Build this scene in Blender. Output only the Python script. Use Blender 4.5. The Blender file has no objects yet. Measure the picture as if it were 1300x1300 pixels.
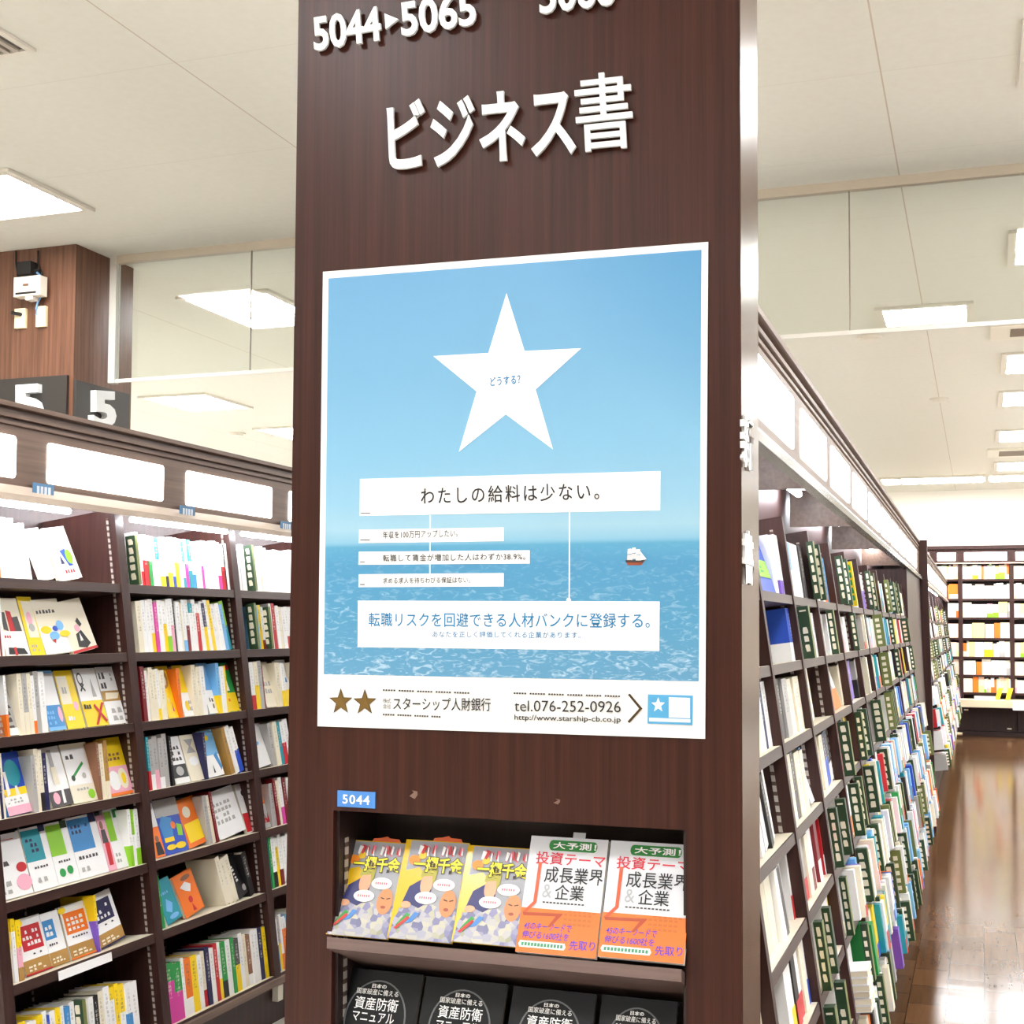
import bpy, math, random
from mathutils import Vector, Matrix
random.seed(11)
S = bpy.context.scene
COL = S.collection
V = Vector

# ------------------------------------------------------------------ camera, world, exposure
EYE = V((0, 0, 1.55))
FPX, CY = 1692.616, 712.6486
YAW, PITCH, ROLL = 0.337735452, 0.0490411512, 5.63353287e-03
_f = V((-math.sin(YAW) * math.cos(PITCH), math.cos(YAW) * math.cos(PITCH), math.sin(PITCH)))
_r = V((math.cos(YAW), math.sin(YAW), 0))
_u = _r.cross(_f)
RT = _r * math.cos(ROLL) + _u * math.sin(ROLL)
UP = _u * math.cos(ROLL) - _r * math.sin(ROLL)
cam_data = bpy.data.cameras.new('camera')
cam = bpy.data.objects.new('camera', cam_data)
COL.objects.link(cam)
cam.matrix_world = Matrix(((RT.x, UP.x, -_f.x, EYE.x), (RT.y, UP.y, -_f.y, EYE.y), (RT.z, UP.z, -_f.z, EYE.z), (0, 0, 0, 1)))
cam_data.sensor_fit = 'HORIZONTAL'
cam_data.sensor_width = 36
cam_data.lens = FPX / 1300 * 36
cam_data.shift_y = (CY - 650) / 1300
cam_data.clip_end = 100
S.camera = cam

WORLD_STRENGTH = 1.0
LAMP = 27.0          # ceiling troffers
TUBE = 40.0         # tubes under the bookcase canopies
PANEL = 3.2         # lit header panels
world = bpy.data.worlds.new('store_ambient')
S.world = world
world.use_nodes = True
world.node_tree.nodes['Background'].inputs[0].default_value = (0.97, 0.98, 1.0, 1)
world.node_tree.nodes['Background'].inputs[1].default_value = WORLD_STRENGTH
S.view_settings.view_transform = 'Standard'
S.view_settings.look = 'None'
S.view_settings.gamma = 1
S.view_settings.use_curve_mapping = False
S.view_settings.exposure = 0.92
S.cycles.use_denoising = True
S.cycles.max_bounces = 7
S.cycles.diffuse_bounces = 4
S.cycles.glossy_bounces = 3
S.cycles.transparent_max_bounces = 8
S.cycles.sample_clamp_indirect = 6
S.cycles.caustics_reflective = False
S.cycles.caustics_refractive = False


def ray(x, y):
    return _f + RT * ((x - 650) / FPX) - UP * ((y - CY) / FPX)
def at_x(x, y, X):
    d = ray(x, y); return EYE + d * ((X - EYE.x) / d.x)
def at_y(x, y, Y):
    d = ray(x, y); return EYE + d * ((Y - EYE.y) / d.y)
def at_z(x, y, Z):
    d = ray(x, y); return EYE + d * ((Z - EYE.z) / d.z)
def proj(p):
    v = V(p) - EYE
    return 650 + FPX * v.dot(RT) / v.dot(_f), CY - FPX * v.dot(UP) / v.dot(_f)

# ------------------------------------------------------------------ materials
def lin(c):
    return tuple(((v / 255) / 12.92 if v / 255 <= 0.04045 else ((v / 255 + 0.055) / 1.055) ** 2.4) for v in c) + (1,)

_mats = {}
def mat(name, rgb, rough=0.5, spec=0.5, emit=None, metal=0.0, coat=0.0):
    if name in _mats:
        return _mats[name]
    m = bpy.data.materials.new(name)
    m.use_nodes = True
    b = m.node_tree.nodes['Principled BSDF']
    b.inputs['Base Color'].default_value = lin(rgb)
    b.inputs['Roughness'].default_value = rough
    b.inputs['Specular IOR Level'].default_value = spec
    b.inputs['Metallic'].default_value = metal
    b.inputs['Coat Weight'].default_value = coat
    b.inputs['Coat Roughness'].default_value = 0.12
    if emit:
        b.inputs['Emission Color'].default_value = lin(emit[0])
        b.inputs['Emission Strength'].default_value = emit[1]
    _mats[name] = m
    return m

def nodes_of(m):
    return m.node_tree.nodes, m.node_tree.links, m.node_tree.nodes['Principled BSDF']

def wood(name, dark, light, rough=0.35, coat=0.0, grain=(38, 38, 1.1)):
    m = mat(name, dark, rough, coat=coat)
    N, L, b = nodes_of(m)
    tc = N.new('ShaderNodeTexCoord'); mp = N.new('ShaderNodeMapping')
    mp.inputs['Scale'].default_value = grain
    n1 = N.new('ShaderNodeTexNoise'); n1.inputs['Scale'].default_value = 1.6; n1.inputs['Detail'].default_value = 6
    n2 = N.new('ShaderNodeTexNoise'); n2.inputs['Scale'].default_value = 7; n2.inputs['Detail'].default_value = 3
    mix = N.new('ShaderNodeMath'); mix.operation = 'MULTIPLY_ADD'; mix.inputs[1].default_value = 0.45
    rp = N.new('ShaderNodeValToRGB')
    rp.color_ramp.elements[0].position = 0.5; rp.color_ramp.elements[0].color = lin(dark)
    rp.color_ramp.elements[1].position = 0.98; rp.color_ramp.elements[1].color = lin(light)
    L.new(tc.outputs['Object'], mp.inputs['Vector'])
    L.new(mp.outputs['Vector'], n1.inputs['Vector']); L.new(mp.outputs['Vector'], n2.inputs['Vector'])
    L.new(n2.outputs['Fac'], mix.inputs[0]); L.new(n1.outputs['Fac'], mix.inputs[2])
    L.new(mix.outputs[0], rp.inputs['Fac']); L.new(rp.outputs['Color'], b.inputs['Base Color'])
    return m

M_PILLAR = wood('pillar_laminate', (46, 21, 15), (70, 36, 27), 0.34, grain=(60, 60, 1.0))
M_PILLAR.node_tree.nodes['Principled BSDF'].inputs['Specular IOR Level'].default_value = 0.24
M_CASE = wood('bookcase_laminate', (44, 22, 20), (66, 39, 34), 0.4)
for m_ in (M_CASE,): m_.node_tree.nodes['Principled BSDF'].inputs['Specular IOR Level'].default_value = 0.35
M_CASEY = wood('board_laminate', (46, 25, 22), (66, 41, 35), 0.38, grain=(38, 1.1, 38))
M_FASCIA = wood('fascia_laminate', (96, 74, 62), (122, 98, 84), 0.42, grain=(38, 1.1, 38))
M_BACK = wood('back_panel_laminate', (40, 20, 18), (58, 32, 28), 0.5)
M_PILLAR2 = wood('far_pillar_laminate', (88, 56, 40), (128, 88, 66), 0.4)
M_WHITE = mat('white_print', (250, 250, 250), 0.45)
M_PAPER = mat('white_paper', (246, 246, 244), 0.5)
M_PAGE = mat('page_edges', (232, 222, 200), 0.8, 0.2)
M_LETTER = mat('white_acrylic_letters', (236, 238, 236), 0.3)
M_INK = mat('black_ink', (22, 22, 24), 0.5)
M_METAL = mat('brushed_metal', (205, 205, 205), 0.35, metal=1.0)
M_ALU = mat('pale_aluminium', (226, 222, 212), 0.35)
M_LIT = mat('lit_header_panel', (255, 255, 255), 0.5, emit=((255, 252, 246), PANEL))
M_TUBE = mat('lamp_tube', (255, 255, 255), 0.5, emit=((244, 248, 255), TUBE))
M_TROFFER = mat('troffer_diffuser', (255, 255, 255), 0.5, emit=((250, 250, 252), LAMP))
M_FRAME = mat('troffer_frame', (232, 226, 212), 0.5)
M_PLASTIC = mat('cream_plastic', (240, 234, 216), 0.4)
M_BLACK = mat('black_plastic', (26, 24, 24), 0.45)
M_SIGN = mat('charcoal_sign_board', (54, 50, 46), 0.4)
M_BLUE = mat('blue_tag', (70, 135, 210), 0.45)
M_CABLE = mat('blue_cable', (120, 165, 215), 0.5)

# slotted shelf standard: bright strip with dark slots
M_LINER = mat('pale_shelf_liner', (236, 226, 204), 0.45)
M_SLOT = mat('slotted_steel', (225, 222, 216), 0.35, metal=0.3)
N, L, b = nodes_of(M_SLOT)
tc = N.new('ShaderNodeTexCoord'); sp = N.new('ShaderNodeSeparateXYZ')
mu = N.new('ShaderNodeMath'); mu.operation = 'MULTIPLY'; mu.inputs[1].default_value = 48
fr = N.new('ShaderNodeMath'); fr.operation = 'FRACT'
gt = N.new('ShaderNodeMath'); gt.operation = 'GREATER_THAN'; gt.inputs[1].default_value = 0.62
mx = N.new('ShaderNodeMix'); mx.data_type = 'RGBA'
mx.inputs['A'].default_value = lin((190, 182, 176)); mx.inputs['B'].default_value = lin((88, 70, 64))
L.new(tc.outputs['Object'], sp.inputs[0]); L.new(sp.outputs['Z'], mu.inputs[0]); L.new(mu.outputs[0], fr.inputs[0])
L.new(fr.outputs[0], gt.inputs[0]); L.new(gt.outputs[0], mx.inputs['Factor']); L.new(mx.outputs['Result'], b.inputs['Base Color'])

PAL = dict(P=(244, 214, 190), Q=(248, 232, 150), N=(206, 224, 190), O=(112, 120, 62), w=(246, 246, 246), c=(238, 230, 208), k=(24, 22, 24), d=(70, 66, 68), e=(176, 174, 172), r=(196, 30, 40),
           R=(120, 12, 26), o=(240, 120, 28), y=(248, 214, 20), b=(34, 78, 190), n=(28, 28, 78), s=(120, 185, 236),
           t=(28, 150, 168), g=(38, 66, 40), G=(30, 150, 70), l=(140, 204, 40), m=(214, 60, 160), p=(240, 176, 196),
           v=(120, 84, 190), B=(176, 134, 66), z=(140, 96, 70), S=(60, 140, 205))
CNAME = dict(P='peach', Q='pale yellow', N='pale green', O='olive', w='white', c='cream', k='black', d='charcoal', e='grey', r='red', R='dark red', o='orange', y='yellow', b='blue',
             n='navy', s='sky blue', t='teal', g='dark green', G='green', l='lime', m='magenta', p='pink', v='purple',
             B='gold', z='brown', S='mid blue')

def flat(code):
    return mat('print_' + CNAME[code].replace(' ', '_'), PAL[code], 0.45)

def cover(code):
    """cover stock of one colour with a column of small printed title marks on the spine"""
    nm = 'cover_' + CNAME[code].replace(' ', '_')
    if nm in _mats:
        return _mats[nm]
    m = mat(nm, PAL[code], 0.42)
    N, L, b = nodes_of(m)
    ink = (90, 88, 92) if code in 'wcepylsoB' else (225, 222, 210)
    tc = N.new('ShaderNodeTexCoord'); sp = N.new('ShaderNodeSeparateXYZ')
    L.new(tc.outputs['Generated'], sp.inputs[0])
    def M(op, a=None, bb=None, va=None, vb=None):
        q = N.new('ShaderNodeMath'); q.operation = op
        if a is not None: L.new(a, q.inputs[0])
        elif va is not None: q.inputs[0].default_value = va
        if bb is not None: L.new(bb, q.inputs[1])
        elif vb is not None: q.inputs[1].default_value = vb
        return q.outputs[0]
    inx = M('LESS_THAN', M('ABSOLUTE', M('SUBTRACT', sp.outputs['X'], vb=0.5)), vb=0.2)
    cell = M('LESS_THAN', M('FRACT', M('MULTIPLY', sp.outputs['Z'], vb=15)), vb=0.72)
    zone = M('MULTIPLY', M('GREATER_THAN', sp.outputs['Z'], vb=0.42), M('LESS_THAN', sp.outputs['Z'], vb=0.9))
    nz = N.new('ShaderNodeTexNoise'); nz.inputs['Scale'].default_value = 9
    oi = N.new('ShaderNodeObjectInfo'); ad = N.new('ShaderNodeVectorMath'); ad.operation = 'ADD'
    L.new(tc.outputs['Generated'], ad.inputs[0]); L.new(oi.outputs['Random'], ad.inputs[1]); L.new(ad.outputs[0], nz.inputs['Vector'])
    f = M('MULTIPLY', M('MULTIPLY', inx, cell), M('MULTIPLY', zone, M('GREATER_THAN', nz.outputs['Fac'], vb=0.5)))
    f = M('MULTIPLY', f, vb=0.38 if code in 'wc' else 0.6)
    mx = N.new('ShaderNodeMix'); mx.data_type = 'RGBA'
    mx.inputs['A'].default_value = lin(PAL[code]); mx.inputs['B'].default_value = lin(ink)
    L.new(f, mx.inputs['Factor']); L.new(mx.outputs['Result'], b.inputs['Base Color'])
    return m

# ------------------------------------------------------------------ mesh helpers
class MB:
    def __init__(s):
        s.v, s.f, s.mi, s.mats = [], [], [], []
    def m(s, material):
        if material not in s.mats: s.mats.append(material)
        return s.mats.index(material)
    def poly(s, pts, material):
        i = len(s.v); s.v += [V(p) for p in pts]
        s.f.append(tuple(range(i, i + len(pts)))); s.mi.append(s.m(material))
    def hexa(s, p, material, faces=None):
        """p: 8 corners, bottom ring 0-3 then top ring 4-7; faces: material per face override"""
        i = len(s.v); s.v += [V(q) for q in p]
        for k, f in enumerate(((3, 2, 1, 0), (4, 5, 6, 7), (0, 1, 5, 4), (1, 2, 6, 5), (2, 3, 7, 6), (3, 0, 4, 7))):
            s.f.append(tuple(i + q for q in f))
            s.mi.append(s.m(faces[k] if faces and faces.get(k) else material) if isinstance(faces, dict) else s.m(material))
    def box(s, lo, hi, material, X=None, faces=None):
        (a, b, c), (d, e, g) = lo, hi
        p = [(a, b, c), (d, b, c), (d, e, c), (a, e, c), (a, b, g), (d, b, g), (d, e, g), (a, e, g)]
        if X: p = [X(*q) for q in p]
        s.hexa(p, material, faces)
    def prism(s, pts, off, material, side=None):
        """closed outline pts (3-D), extruded by vector off"""
        i = len(s.v); n = len(pts); off = V(off)
        s.v += [V(p) for p in pts] + [V(p) + off for p in pts]
        s.f.append(tuple(range(i + n - 1, i - 1, -1))); s.mi.append(s.m(material))
        s.f.append(tuple(range(i + n, i + 2 * n))); s.mi.append(s.m(material))
        for k in range(n):
            j = (k + 1) % n
            s.f.append((i + k, i + j, i + n + j, i + n + k)); s.mi.append(s.m(side or material))
    def tube(s, path, r, material, n=8):
        rings = []
        for k, p in enumerate(path):
            p = V(p)
            d = (V(path[min(k + 1, len(path) - 1)]) - V(path[max(k - 1, 0)])).normalized()
            a = d.cross(V((0, 0, 1)))
            if a.length < 0.05: a = d.cross(V((1, 0, 0)))
            a.normalize(); c = d.cross(a)
            rings.append(len(s.v))
            s.v += [p + (a * math.cos(t) + c * math.sin(t)) * r for t in (2 * math.pi * q / n for q in range(n))]
        for a, c in zip(rings, rings[1:]):
            for q in range(n):
                s.f.append((a + q, a + (q + 1) % n, c + (q + 1) % n, c + q)); s.mi.append(s.m(material))
        s.f.append(tuple(range(rings[0] + n - 1, rings[0] - 1, -1))); s.mi.append(s.m(material))
        s.f.append(tuple(range(rings[-1], rings[-1] + n))); s.mi.append(s.m(material))
    def build(s, name, parent=None, loc=None, X=None, smooth=False, fix=True):
        """vertices are world coordinates unless X (a matrix_world for the object) is given, then local"""
        me = bpy.data.meshes.new(name)
        o = bpy.data.objects.new(name, me)
        COL.objects.link(o)
        vs = s.v
        if parent is not None:
            o.parent = parent
            if X is None:
                inv = parent.matrix_world.inverted() if parent.matrix_world != Matrix() else None
                base = BASE.get(parent.name)
                if base is not None:
                    inv = base.inverted(); BASE[o.name] = base
                    vs = [inv @ v for v in vs]
        elif loc is not None:
            o.location = loc; vs = [v - V(loc) for v in vs]; BASE[o.name] = Matrix.Translation(loc)
        if X is not None:
            o.matrix_world = X; BASE[o.name] = X
        me.from_pydata([tuple(v) for v in vs], [], s.f)
        for q in s.mats: me.materials.append(q)
        me.polygons.foreach_set('material_index', s.mi)
        if fix:
            import bmesh
            bm = bmesh.new(); bm.from_mesh(me); bmesh.ops.recalc_face_normals(bm, faces=bm.faces); bm.to_mesh(me); bm.free()
        if smooth:
            for p in me.polygons: p.use_smooth = True
        me.update()
        return o

BASE = {}
def tag(o, label=None, cat=None, group=None, kind=None):
    if label: o['label'] = label
    if cat: o['category'] = cat
    if group: o['group'] = group
    if kind: o['kind'] = kind
    return o
def thing(name, label, cat, loc=(0, 0, 0), group=None, kind=None):
    o = bpy.data.objects.new(name, None); COL.objects.link(o)
    o.location = loc; o.empty_display_size = 0.05; BASE[o.name] = Matrix.Translation(V(loc))
    return tag(o, label, cat, group, kind)

_tc = {}
def glyphs(text, bold=0.0, extrude=0.0, spacing=1.0):
    key = (text, bold, extrude, spacing)
    if key in _tc: return _tc[key]
    cu = bpy.data.curves.new('glyphs', 'FONT'); cu.body = text; cu.offset = bold; cu.extrude = extrude
    cu.resolution_u = 3; cu.space_character = spacing
    ob = bpy.data.objects.new('glyphs', cu); COL.objects.link(ob)
    dg = bpy.context.evaluated_depsgraph_get()
    me = bpy.data.meshes.new_from_object(ob.evaluated_get(dg))
    vs = [v.co.copy() for v in me.vertices]; fs = [tuple(p.vertices) for p in me.polygons]
    bpy.data.objects.remove(ob); bpy.data.curves.remove(cu); bpy.data.meshes.remove(me)
    x0 = min(v.x for v in vs); x1 = max(v.x for v in vs); y0 = min(v.y for v in vs); y1 = max(v.y for v in vs)
    vs = [V(((v.x - x0) / (x1 - x0), (v.y - y0) / (y1 - y0), (1 if v.z > 0 else -1) if extrude else 0)) for v in vs]
    _tc[key] = (vs, fs); return _tc[key]
def put_text(mb, text, o, ex, ey, material, bold=0.0, depth=None, spacing=1.0, shear=0.0):
    """text fitted into the parallelogram origin o, baseline edge ex, height edge ey; depth: thickness vector"""
    vs, fs = glyphs(text, bold, 0.05 if depth else 0.0, spacing)
    i = len(mb.v); o, ex, ey = V(o), V(ex), V(ey)
    for v in vs:
        p = o + ex * (v.x + shear * v.y) + ey * v.y
        if depth: p = p + V(depth) * (1 if v.z > 0 else 0)
        mb.v.append(p)
    k = mb.m(material)
    for f in fs:
        mb.f.append(tuple(i + q for q in f)); mb.mi.append(k)

ORD = ['first', 'second', 'third', 'fourth', 'fifth', 'sixth', 'seventh', 'eighth', 'ninth', 'tenth', 'eleventh', 'twelfth', 'thirteenth',
       'fourteenth', 'fifteenth', 'sixteenth', 'seventeenth', 'eighteenth', 'nineteenth', 'twentieth', 'twenty-first', 'twenty-second',
       'twenty-third', 'twenty-fourth', 'twenty-fifth', 'twenty-sixth', 'twenty-seventh', 'twenty-eighth', 'twenty-ninth', 'thirtieth',
       'thirty-first', 'thirty-second', 'thirty-third', 'thirty-fourth', 'thirty-fifth', 'thirty-sixth']
ROWN = ['top shelf', 'second shelf', 'third shelf', 'fourth shelf', 'fifth shelf', 'sixth shelf', 'seventh shelf', 'eighth shelf', 'ninth shelf']

# ------------------------------------------------------------------ room shell
CEIL = 3.65
X0, X1, Y0, Y1 = -13.0, 6.0, -7.0, 21.2
# ceiling: pale boards with fine seams
mc = mat('ceiling_board', (226, 214, 200), 0.9, 0.2)
N, L, b = nodes_of(mc)
tc = N.new('ShaderNodeTexCoord'); sp = N.new('ShaderNodeSeparateXYZ'); L.new(tc.outputs['Object'], sp.inputs[0])
def seam(axis, off, pitch, width):
    a = N.new('ShaderNodeMath'); a.operation = 'ADD'; a.inputs[1].default_value = off + 200 * pitch
    d = N.new('ShaderNodeMath'); d.operation = 'DIVIDE'; d.inputs[1].default_value = pitch
    f = N.new('ShaderNodeMath'); f.operation = 'FRACT'
    l = N.new('ShaderNodeMath'); l.operation = 'LESS_THAN'; l.inputs[1].default_value = width / pitch
    L.new(sp.outputs[axis], a.inputs[0]); L.new(a.outputs[0], d.inputs[0]); L.new(d.outputs[0], f.inputs[0]); L.new(f.outputs[0], l.inputs[0])
    return l.outputs[0]
s1 = seam('X', 0.335, 2.485, 0.006); s2 = seam('Y', -6.03 + 0.92, 0.92, 0.004)
a = N.new('ShaderNodeMath'); a.operation = 'MULTIPLY_ADD'; a.inputs[1].default_value = 0.35
L.new(s2, a.inputs[0]); L.new(s1, a.inputs[2])
mx = N.new('ShaderNodeMix'); mx.data_type = 'RGBA'; mx.inputs['B'].default_value = lin((204, 190, 172))
nz = N.new('ShaderNodeTexNoise'); nz.inputs['Scale'].default_value = 26; nz.inputs['Detail'].default_value = 4
rp = N.new('ShaderNodeValToRGB'); rp.color_ramp.elements[0].color = lin((228, 225, 212)); rp.color_ramp.elements[1].color = lin((236, 234, 222))
L.new(tc.outputs['Object'], nz.inputs['Vector']); L.new(nz.outputs['Fac'], rp.inputs['Fac']); L.new(rp.outputs['Color'], mx.inputs['A'])
L.new(a.outputs[0], mx.inputs['Factor']); L.new(mx.outputs['Result'], b.inputs['Base Color'])
q = MB(); q.box((X0, Y0, CEIL), (X1, Y1, CEIL + 0.1), mc); tag(q.build('ceiling'), kind='structure', label='pale beige ceiling boards with fine seams')

# floor: polished planks running along the aisle
mf = mat('polished_plank_floor', (120, 84, 56), 0.12)
N, L, b = nodes_of(mf)
tc = N.new('ShaderNodeTexCoord'); mp = N.new('ShaderNodeMapping'); mp.inputs['Rotation'].default_value = (0, 0, math.pi / 2)
br = N.new('ShaderNodeTexBrick'); br.inputs['Scale'].default_value = 1.0
br.inputs['Brick Width'].default_value = 0.3; br.inputs['Row Height'].default_value = 0.15; br.inputs['Mortar Size'].default_value = 0.003
br.inputs['Color1'].default_value = lin((120, 86, 57)); br.inputs['Color2'].default_value = lin((98, 68, 44)); br.inputs['Mortar Smooth'].default_value = 0.6; br.inputs['Mortar'].default_value = lin((76, 51, 35))
nz = N.new('ShaderNodeTexNoise'); nz.inputs['Scale'].default_value = 3; nz.inputs['Detail'].default_value = 5
mp2 = N.new('ShaderNodeMapping'); mp2.inputs['Scale'].default_value = (14, 1, 1)
mx = N.new('ShaderNodeMix'); mx.data_type = 'RGBA'; mx.blend_type = 'MULTIPLY'; mx.inputs['Factor'].default_value = 0.45
bp = N.new('ShaderNodeBump'); bp.inputs['Strength'].default_value = 0.22; bp.inputs['Distance'].default_value = 0.0025
n2 = N.new('ShaderNodeTexNoise'); n2.inputs['Scale'].default_value = 1; n2.inputs['Detail'].default_value = 2
mp3 = N.new('ShaderNodeMapping'); mp3.inputs['Scale'].default_value = (3, 8, 1)
b.inputs['Specular IOR Level'].default_value = 0.05
L.new(tc.outputs['Object'], mp.inputs['Vector']); L.new(mp.outputs['Vector'], br.inputs['Vector'])
L.new(tc.outputs['Object'], mp2.inputs['Vector']); L.new(mp2.outputs['Vector'], nz.inputs['Vector'])
L.new(br.outputs['Color'], mx.inputs['A']); L.new(nz.outputs['Fac'], mx.inputs['B']); L.new(mx.outputs['Result'], b.inputs['Base Color'])
L.new(tc.outputs['Object'], mp3.inputs['Vector']); L.new(mp3.outputs['Vector'], n2.inputs['Vector']); L.new(n2.outputs['Fac'], bp.inputs['Height']); L.new(bp.outputs['Normal'], b.inputs['Normal'])
mt_ = mat('unseen_bounce_floor', (238, 234, 226), 0.35)  # pale floor out of view, added to bounce light up to the ceiling
q = MB(); q.box((-0.7, Y0, -0.1), (1.9, Y1, 0), mf); q.box((X0, Y0, -0.1), (-0.7, Y1, 0), mt_); q.box((1.9, Y0, -0.1), (X1, Y1, 0), mt_); tag(q.build('floor'), kind='structure', label='polished brown plank floor of the far aisle')

mw = mat('cream_wall_paint', (252, 247, 234), 0.7)
q = MB(); q.box((X0, Y1, 0), (X1, Y1 + 0.1, CEIL), mw); tag(q.build('wall_back'), kind='structure', label='bright cream wall above the far bookcase')
q = MB(); q.box((X0, Y0 - 0.1, 0), (X1, Y0, CEIL), mat('added_rear_wall_tone', (176, 158, 138), 0.7)); tag(q.build('wall_front_added'), kind='structure')  # unseen rear wall, added to dim the light and reflections on the pillar front

# ------------------------------------------------------------------ front pillar with an inset display
PY = 2.033
PXL, PXR, PYB = -1.1167, -0.3442, 2.202
nl, nr = at_y(423.3, 1027.5, PY).x, at_y(870.5, 1054, PY).x
nt = at_y(640, 1041, PY).z
NB = 0.12
pil = thing('pillar', 'dark brown wood-grain pillar carrying the blue poster and the section lettering', 'pillar', ((PXL + PXR) / 2, PY + 0.1, 0), kind='structure')
q = MB()
q.box((PXL, PY, 0), (nl, PYB, CEIL), M_PILLAR)
q.box((nr, PY, 0), (PXR, PYB, CEIL), M_PILLAR)
q.box((nl, PY, nt), (nr, PYB, CEIL), M_PILLAR)
q.box((nl, PY, 0), (nr, PYB, NB), M_PILLAR)
cl = q.build('cladding', pil)
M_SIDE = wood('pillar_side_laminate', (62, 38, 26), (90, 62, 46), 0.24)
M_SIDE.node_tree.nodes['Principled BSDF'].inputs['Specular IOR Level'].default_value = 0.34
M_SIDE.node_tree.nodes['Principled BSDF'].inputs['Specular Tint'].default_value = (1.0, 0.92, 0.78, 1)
q = MB(); q.box((PXR, PY + 0.0015, 0), (PXR + 0.0015, PYB, CEIL), M_SIDE); q.build('side_panel', pil)
for (x, y, r) in ((526, 1009, 4), (708, 1018, 2.6)):
    c = at_y(x, y, PY - 0.0005); q = MB()
    q.poly([c + V((0.0024 * r * math.cos(t) * 0.6 + 0.004 * math.sin(3 * t), 0, 0.0018 * r * math.sin(t))) for t in (0, 0.9, 1.7, 2.6, 3.5, 4.4, 5.4)], mat('worn_patch', (124, 96, 82), 0.7))
    q.build('scuff', pil)

# inset display case
cs = thing('display_niche', 'dark inset display shelves low in the pillar under the blue poster', 'display shelf', ((nl + nr) / 2, PY + 0.1, NB))
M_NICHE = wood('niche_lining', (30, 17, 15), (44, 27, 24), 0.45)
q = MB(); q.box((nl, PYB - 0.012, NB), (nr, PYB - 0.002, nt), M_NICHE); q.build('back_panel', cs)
for x in (nl, nr - 0.006):
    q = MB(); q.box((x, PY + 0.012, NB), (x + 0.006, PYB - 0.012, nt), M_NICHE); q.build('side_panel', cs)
q = MB(); q.box((nl + 0.007, PY + 0.03, NB), (nl + 0.0085, PY + 0.042, nt - 0.05), M_SLOT); q.build('slotted_standard', cs)
q = MB(); q.box((nr - 0.0085, PY + 0.03, NB), (nr - 0.007, PY + 0.042, nt - 0.05), M_SLOT); q.build('slotted_standard', cs)
M_SHELF2 = wood('display_shelf_laminate', (104, 84, 80), (124, 104, 98), 0.45, grain=(1.1, 38, 38))
sh_z = []
for (la, lb, ra, rb) in (((413, 1187), (414, 1203), (865, 1232), (865, 1247)), ((411, 1352), (411, 1366), (863, 1404), (863, 1418))):
    zt = (at_y(*la, PY - 0.02).z + at_y(*ra, PY - 0.02).z) / 2; sh_z.append(zt)
    q = MB()
    q.prism([(nl + 0.002, PY - 0.022, zt - 0.019), (nl + 0.002, PY - 0.022, zt), (nl + 0.002, PYB - 0.013, zt - 0.08), (nl + 0.002, PYB - 0.013, zt - 0.099)], (nr - nl - 0.004, 0, 0), M_SHELF2)
    q.build('shelf', cs)

# number plate above the display
a = at_y(428.5, 1003.5, PY - 0.003); c = at_y(476, 1026.5, PY - 0.003)
pl = thing('number_plate', 'small blue plate reading 5044 above the display niche', 'number plate', (a.x, PY, c.z))
q = MB(); q.box((a.x, PY - 0.003, c.z), (c.x, PY, a.z), M_BLUE); q.build('plate', pl)
q = MB(); w = c.x - a.x; h = a.z - c.z
put_text(q, '5044', (a.x + 0.14 * w, PY - 0.0035, c.z + 0.2 * h), (0.72 * w, 0, 0), (0, 0, 0.58 * h), M_WHITE, 0.02, spacing=1.15); q.build('numerals', pl)

# raised lettering on the pillar
def letters(parts, bl, br, tl, label, name, bold, sp=1.0, Y=PY, plane='y'):
    f = (lambda p: at_y(p[0], p[1], Y - 0.012)) if plane == 'y' else (lambda p: at_x(p[0], p[1], Y + 0.0055))
    A, B, T = f(bl), f(br), f(tl)
    q = MB(); dep = V((0, 0.0055, 0)) if plane == 'y' else V((-0.0055, 0, 0))
    for (text, x0, x1, y0, y1, bd) in ([(parts, 0, 1, 0, 1, bold)] if isinstance(parts, str) else parts):
        if text == '▶':
            q.prism([A + (B - A) * x0 + (T - A) * y0, A + (B - A) * x1 + (T - A) * (y0 + y1) / 2, A + (B - A) * x0 + (T - A) * y1], dep, M_LETTER)
        else:
            put_text(q, text, A + (B - A) * x0 + (T - A) * y0, (B - A) * (x1 - x0), (T - A) * (y1 - y0), M_LETTER, bd, dep, sp)
    return tag(q.build(name, loc=tuple(A)), label, 'lettering')
letters([('ビジネス', 0, 0.775, 0.0, 0.94, 0.022), ('書', 0.78, 1.0, 0.015, 1.0, 0.008)], (494, 218), (805, 188), (490, 124), 'large raised white characters above the blue poster on the pillar', 'section_lettering', 0.028)
letters([('5044', 0, 0.425, 0, 1, 0.025), ('▶', 0.455, 0.535, 0.3, 0.75, 0), ('5065', 0.55, 1, 0, 1, 0.025)], (399, 65), (605, 31), (396, 22), 'raised white shelf numbers with a small arrow, 5044 to 5065', 'range_lettering', 0.035)
letters([('5066', 0, 1, 0, 1, 0.025)], (685, 18), (781, 6), (684, -28), 'raised white numerals cut off by the top of the photo', 'range_lettering', 0.035)
letters('新', (944, 594), (957, 600), (943.5, 524), 'raised white character on the narrow pillar side, the upper one', 'side_lettering', 0.03, Y=PXR, plane='x')
letters('書', (945.5, 741), (957, 744), (945, 671), 'raised white character on the narrow pillar side, the lower one', 'side_lettering', 0.03, Y=PXR, plane='x')

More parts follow.
